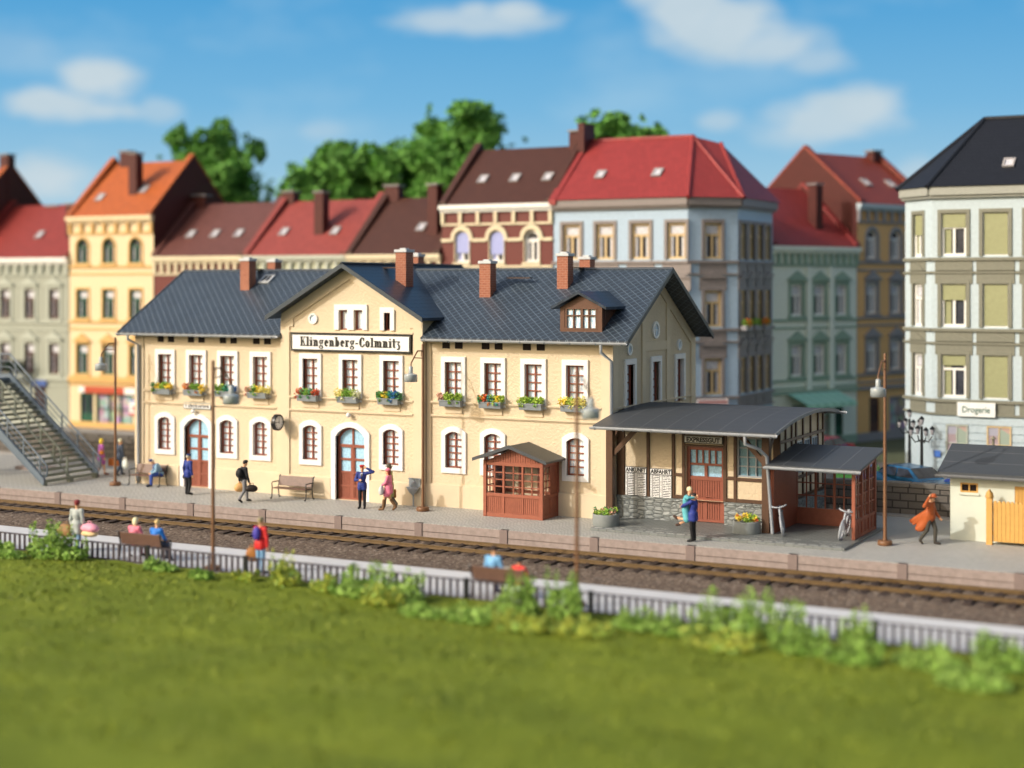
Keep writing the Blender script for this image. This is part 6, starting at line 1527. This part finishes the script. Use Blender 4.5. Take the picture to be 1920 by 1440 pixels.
def bag(lb,loc,r,c,rz=0,flat=.5,kind='bag',handle=True,parent=None,boxy=True,name=None):
    t=thing(name or kind,lb,kind,loc,rz)
    m=clothes('bag_%.2f_%.2f_%.2f'%c,c)
    if boxy: MB().box(-r[0],r[0],-r[1],r[1],-r[2],r[2]).build('body',m,t,bevel=.03)
    else: sdf([E_((0,0,0),r,.03),E_((r[0]*.4,0,-r[2]*.15),(r[0]*.7,r[1],r[2]*.8),.03),E_((-r[0]*.4,0,-.02),(r[0]*.65,r[1]*.95,r[2]*.85),.03)],.015,'body',m,t)
    if handle: MB().tube([(-.09,0,r[2]-.02),(-.07,0,r[2]+.06),(.07,0,r[2]+.06),(.09,0,r[2]-.02)],.012,5).build('handle',m,t)
    return t
def loc_of(t,p): 
    M_=Matrix.Rotation(t.rotation_euler[2],4,'Z'); q=M_@Vector([float(v) for v in p]); return (t.location.x+q.x,t.location.y+q.y,t.location.z+q.z)
def facing(dx,dy): return math.atan2(dx,-dy)*1.0   # -Y local -> direction
walk=dict(knL=(.09,-.16,.52),anL=(.10,-.20,.10),toL=(.11,-.36,.05),knR=(-.09,.02,.50),anR=(-.10,.26,.16),toR=(-.11,.15,.04),hiL=(.09,-.01,.90),hiR=(-.09,.01,.90))
sit=dict(pel=(0,.05,.55),che=(0,.06,.88),nek=(0,.03,1.10),hed=(0,-.01,1.25),shL=(.185,.05,1.03),shR=(-.185,.05,1.03),hiL=(.09,.03,.53),hiR=(-.09,.03,.53),knL=(.11,-.38,.53),knR=(-.11,-.38,.53),anL=(.11,-.40,.10),anR=(-.11,-.38,.10),toL=(.12,-.58,.04),toR=(-.12,-.56,.04),elL=(.24,-.05,.78),elR=(-.24,-.05,.78),wrL=(.15,-.28,.64),wrR=(-.15,-.28,.64))
# 1 old man leaning forward on the bench
s1=dict(sit); s1.update(che=(0,-.10,.84),nek=(0,-.24,1.02),hed=(0,-.34,1.13),shL=(.18,-.18,.97),shR=(-.18,-.18,.97),elL=(.22,-.22,.72),elR=(-.22,-.22,.72),wrL=(.12,-.40,.62),wrR=(-.12,-.40,.62),face=(0,-1,-.35))
def braces(t,J,f,up,sd_):
    m=MB(); 
    for s in (-1,1): m.tube([(s*.09,-.10,.60),(s*.10,-.30,.86),(s*.10,-.26,1.02),(s*.09,-.08,.98),(s*.05,.14,.70)],.018,5)
    m.build('braces',clothes('0.02_0.05_0.28',(.02,.05,.28)),t)
p=person('old man in light blue shirt and blue cap sitting bent forward on the bench',-22.15,-.50,R(-38),s1,top=(.25,.42,.56),legs=(.03,.07,.30),shoe=(.012,.015,.03),hair=(.7,.68,.6),hat=('cap',(.02,.05,.20)),extra=braces)
# 2 conductor walking away with shoulder bag
c2=dict(knR=(-.09,-.04,.50),anR=(-.08,.03,.10),toR=(-.10,-.13,.04),wrL=(.36,-.05,.92),elL=(.30,.02,1.16),shL=(.19,0,1.43))
p=person('man in blue jacket and cap seen from behind, black shoulder bag, by the ticket door',-19.15,-2.15,R(165),c2,top=(.025,.045,.24),legs=(.012,.013,.017),hair=(.55,.5,.4),hat=('cap',(.02,.04,.16)),coat=.10,extra=lambda t,J,f,u,s:MB().tube([(-.10,-.10,1.44),(.03,-.15,1.2),(.24,-.10,.90)],.014,5).tube([(-.10,.05,1.46),(.06,.15,1.2),(.24,.06,.90)],.014,5).build('bag_strap','black',t))
bag('black shoulder bag hanging at the side of the man in the blue cap',loc_of(p,(.22,-.02,.78)),(.15,.09,.13),(.015,.015,.02),rz=R(165),boxy=False,kind='bag',name='shoulder_bag',handle=False)
# 3 traveller with rucksack
c3=dict(walk); c3.update(hed=(0,-.06,1.62),shL=(.19,-.02,1.41),wrL=(.32,.05,.86),elL=(.28,.08,1.13),wrR=(-.30,-.10,.86),elR=(-.27,-.02,1.12))
p=person('traveller in black jacket walking left with rucksack and two bags',-15.6,-2.85,R(-55+180+28),c3,top=(.015,.015,.017),legs=(.20,.20,.21),shoe=(.01,.01,.012),hair=(.02,.015,.012),hat=('beret',(.012,.012,.015)))
bag('black rucksack on the back of the walking traveller',loc_of(p,(0,.20,1.24)),(.17,.13,.22),(.012,.012,.014),rz=p.rotation_euler[2],boxy=False,kind='rucksack',handle=False)
bag('tan round bundle bag in the left hand of the traveller',loc_of(p,(.36,-.02,.60)),(.25,.15,.20),(.66,.38,.15),rz=p.rotation_euler[2]+R(70),boxy=False,kind='bag',name='travel_bag')
bag('black holdall in the right hand of the traveller',loc_of(p,(-.40,-.16,.62)),(.24,.13,.15),(.02,.014,.012),rz=p.rotation_euler[2]+R(60),boxy=False,kind='bag',name='travel_bag')
# 4 station master saluting
c4=dict(shL=(.19,-.01,1.44),elL=(.46,-.03,1.50),wrL=(.20,-.10,1.66),elR=(-.28,-.01,1.15),wrR=(-.08,-.20,1.18),anL=(.10,.0,.09),face=(.1,-1,.05),curlL=.1)
def master(t,J,f,u,s):
    MB().prism([(-.045,-.128,1.44),(.045,-.128,1.44),(0,-.150,1.22)],(0,.02,0)).build('shirt','white',t); MB().box(-.014,.014,-.152,-.130,1.22,1.42).build('tie','black',t)
    m=MB(); 
    for z in (1.16,1.08,1.0,.92): m.ball((.02,-.145,z),.014,6); m.ball((-.05,-.14,z),.014,6)
    m.build('buttons',P('brass',(.7,.5,.2),.3),t)
    sdf([E_(J['hed']+v3((0,-.005,.115)),(.112,.118,.028),.01)],.012,'cap_top',clothes('capred',(.55,.03,.03)),t)
p=person('station master in blue tunic and red cap saluting in front of the central door',-10.25,-2.0,R(20),c4,top=(.025,.045,.22),legs=(.010,.012,.016),hair=(.12,.06,.03),hat=('cap',(.35,.02,.025)),coat=.12,extra=master)
# 5 man in green coat, 6 woman in pink
c5=dict(walk); c5.update(elR=(-.25,.03,1.12),wrR=(-.25,-.03,.86))
p=person('man in olive hat and long green coat walking beside the woman in pink',-9.30,-1.42,R(-72),c5,top=(.36,.36,.14),legs=(.10,.09,.07),shoe=(.05,.04,.03),hair=(.15,.08,.05),hat=('hat',(.09,.085,.06)),coat=.42)
bag('orange brown suitcase held by the man in the green coat',loc_of(p,(-.27,-.02,.56)),(.22,.08,.18),(.42,.17,.04),rz=p.rotation_euler[2]+R(90),kind='suitcase')
c6=dict(walk); c6.update(boots=1,elL=(.22,-.06,1.15),wrL=(.18,-.24,1.02),hed=(0,-.03,1.56),nek=(0,0,1.42),shL=(.16,0,1.36),shR=(-.16,0,1.36),che=(0,0,1.22))
p=person('woman in pink dress and pink hat with brown boots walking left',-8.98,-2.0,R(-75),c6,top=(.80,.22,.33),legs=(.80,.22,.33),shoe=(.17,.09,.04),hair=(.20,.03,.02),hat=('beret',(.78,.20,.30)),skirt=.30,coat=.2,hairstyle='long')
bag('pale grey carrier bag held by the woman in pink',loc_of(p,(.22,-.24,.84)),(.13,.10,.20),(.55,.55,.56),rz=p.rotation_euler[2],boxy=False,kind='bag',name='carrier_bag',handle=False)
# 7, 8 embracing couple
c7=dict(elL=(.26,-.24,1.30),wrL=(.10,-.40,1.22),elR=(-.26,-.24,1.32),wrR=(-.10,-.42,1.26),hed=(0,.03,1.60),che=(0,.04,1.28),nek=(0,.05,1.46),face=(.5,-1,.4),toL=(.15,-.13,.035),toR=(-.15,-.13,.035))
p7=person('man in dark blue jacket lifting the woman in turquoise off her feet',4.62,-3.3,R(-92),c7,top=(.03,.05,.26),legs=(.012,.012,.014),hair=(.012,.01,.01),coat=.15)
c8=dict(pel=(0,0,.96),che=(0,.03,1.28),nek=(0,.12,1.50),hed=(0,.15,1.65),shL=(.16,.08,1.42),shR=(-.16,.08,1.42),elL=(.19,.16,1.40),elR=(-.19,.16,1.40),wrL=(.05,.34,1.42),wrR=(-.05,.34,1.46),hiL=(.08,0,.90),hiR=(-.08,0,.90),knL=(.09,.08,.60),knR=(-.09,.04,.58),anL=(.10,-.30,.66),anR=(-.10,-.30,.42),toL=(.11,-.42,.72),toR=(-.11,-.42,.36),face=(0,1,-.1))
q8=loc_of(p7,(0,-.27,.10))
person('woman in turquoise dress with blonde hair lifted in the arms of the man',q8[0],q8[1],R(-92),c8,top=(.12,.45,.50),legs=(.12,.45,.50),shoe=(.06,.03,.02),hair=(.85,.75,.45),skirt=.42,z=q8[2]+.06)
# 9 orange coat in the wind
c9=dict(walk); c9.update(knL=(.09,-.14,.52),anL=(.10,-.12,.09),toL=(.11,-.29,.04),anR=(-.10,.34,.14),knR=(-.09,.10,.50),toR=(-.11,.26,.03),elL=(.40,-.02,1.40),wrL=(.20,-.06,1.66),elR=(-.26,-.08,1.14),wrR=(-.25,-.26,.96),flare=(.05,.72),hed=(0,-.06,1.62))
person('man holding his hat, orange coat blown back by the wind',12.22,.05,R(80),{**c9,'elL':(-.40,.06,1.38),'wrL':(-.16,-.02,1.68),'shL':(-.18,0,1.43),'shR':(.18,0,1.42),'elR':(.28,-.04,1.13),'wrR':(.26,-.22,.93)},top=(.40,.095,.025),legs=(.06,.055,.045),shoe=(.03,.025,.02),hair=(.02,.015,.01),hat=('hat',(.42,.10,.03)),coat=.42)
# 10 woman with yellow hair, 11 man in grey suit
person('woman in purple dress with bright yellow hair behind the stairs',-27.2,1.2,R(150),dict(walk,face=(.2,-1,0)),top=(.45,.13,.42),legs=(.45,.13,.42),shoe=(.25,.08,.04),hair=(.85,.62,.05),skirt=.32,coat=.15,hairstyle='long')
bag('small orange handbag of the woman in purple',(-27.0,1.0,1.12),(.13,.05,.09),(.6,.2,.03),kind='handbag')
p=person('grey haired man in dark suit with two bags seen from behind',-26.35,1.55,R(170),dict(walk),top=(.045,.06,.09),legs=(.04,.06,.10),hair=(.75,.75,.55),coat=.12)
bag('orange leather suitcase of the man in the dark suit',loc_of(p,(.42,.0,.62)),(.30,.10,.18),(.58,.18,.04),rz=R(10),kind='suitcase'); bag('white shopping bag of the man in the dark suit',loc_of(p,(-.38,.0,.60)),(.14,.09,.24),(.75,.8,.75),rz=R(10),boxy=False,name='shopping_bag',kind='bag')
# front platform
p=person('blurred man in pale grey coat with two parcels on the front platform',-13.15,-15.2,R(190),dict(walk),top=(.42,.46,.44),legs=(.16,.28,.42),hair=(.25,.03,.03),coat=.25,hat=('beret',(.22,.03,.035)))
bag('brown bag in the left hand of the blurred man',loc_of(p,(.46,0,.72)),(.30,.16,.24),(.32,.18,.07),rz=R(10),boxy=False,name='travel_bag',kind='bag'); bag('pink and yellow parcel carried by the blurred man',loc_of(p,(-.50,0,.86)),(.34,.2,.16),(.85,.35,.45),rz=R(-5),boxy=False,kind='parcel'); bag('pale yellow bag under the pink parcel',loc_of(p,(-.50,.02,.68)),(.32,.18,.12),(.75,.55,.28),rz=R(-5),boxy=False,kind='bag',name='travel_bag',handle=False)
person('blonde woman in pink sitting on the front bench seen from behind',-10.55,-15.20,R(180),dict(sit),top=(.78,.20,.28),legs=(.3,.1,.15),hair=(.85,.78,.5),hairstyle='long')
person('man in bright blue shirt sitting on the front bench',-9.62,-15.20,R(180),dict(sit),top=(.02,.18,.62),legs=(.05,.06,.1),hair=(.70,.50,.22))
p=person('hiker in red jacket and light jeans with blue rucksack, seen from behind',-5.25,-15.4,R(175),dict(elL=(.28,-.12,1.18),wrL=(.22,-.30,1.2),elR=(-.28,.02,1.12),wrR=(-.30,.02,.86)),top=(.62,.03,.03),legs=(.20,.38,.58),hair=(.35,.28,.15),hat=('beret',(.30,.26,.16)),coat=.1)
bag('blue rucksack on the back of the hiker in red',loc_of(p,(.0,.18,1.30)),(.12,.10,.22),(.06,.05,.35),rz=p.rotation_euler[2],boxy=False,kind='rucksack',handle=False); bag('brown leather bag in the hand of the hiker in red',loc_of(p,(.36,-.02,.58)),(.20,.12,.24),(.35,.14,.03),rz=R(20),boxy=False,name='travel_bag',kind='bag')
person('man in light blue shirt sitting on the single front bench',2.98,-15.1,R(180),{**sit,'pel':(0,.03,.62),'che':(0,.03,.97),'nek':(0,.0,1.20),'hed':(0,-.04,1.36),'shL':(.19,.02,1.13),'shR':(-.19,.02,1.13),'elL':(.26,.0,.86),'elR':(-.26,.0,.86)},top=(.18,.42,.70),legs=(.02,.03,.12),hair=(.04,.025,.02))
person('dark haired child in a red jacket sitting on the single front bench',3.85,-15.15,R(180),{**sit,'che':(0,.02,.80),'nek':(0,0,.96),'hed':(0,-.03,1.09),'shL':(.15,.02,.90),'shR':(-.15,.02,.90),'elL':(.24,-.02,.72),'elR':(-.24,-.02,.72)},top=(.75,.03,.025),legs=(.6,.03,.03),hair=(.02,.02,.02))
bag('small white bag between the man and the child on the bench',(3.40,-15.1,.66),(.10,.09,.16),(.75,.8,.75),boxy=False,name='shopping_bag',kind='bag')
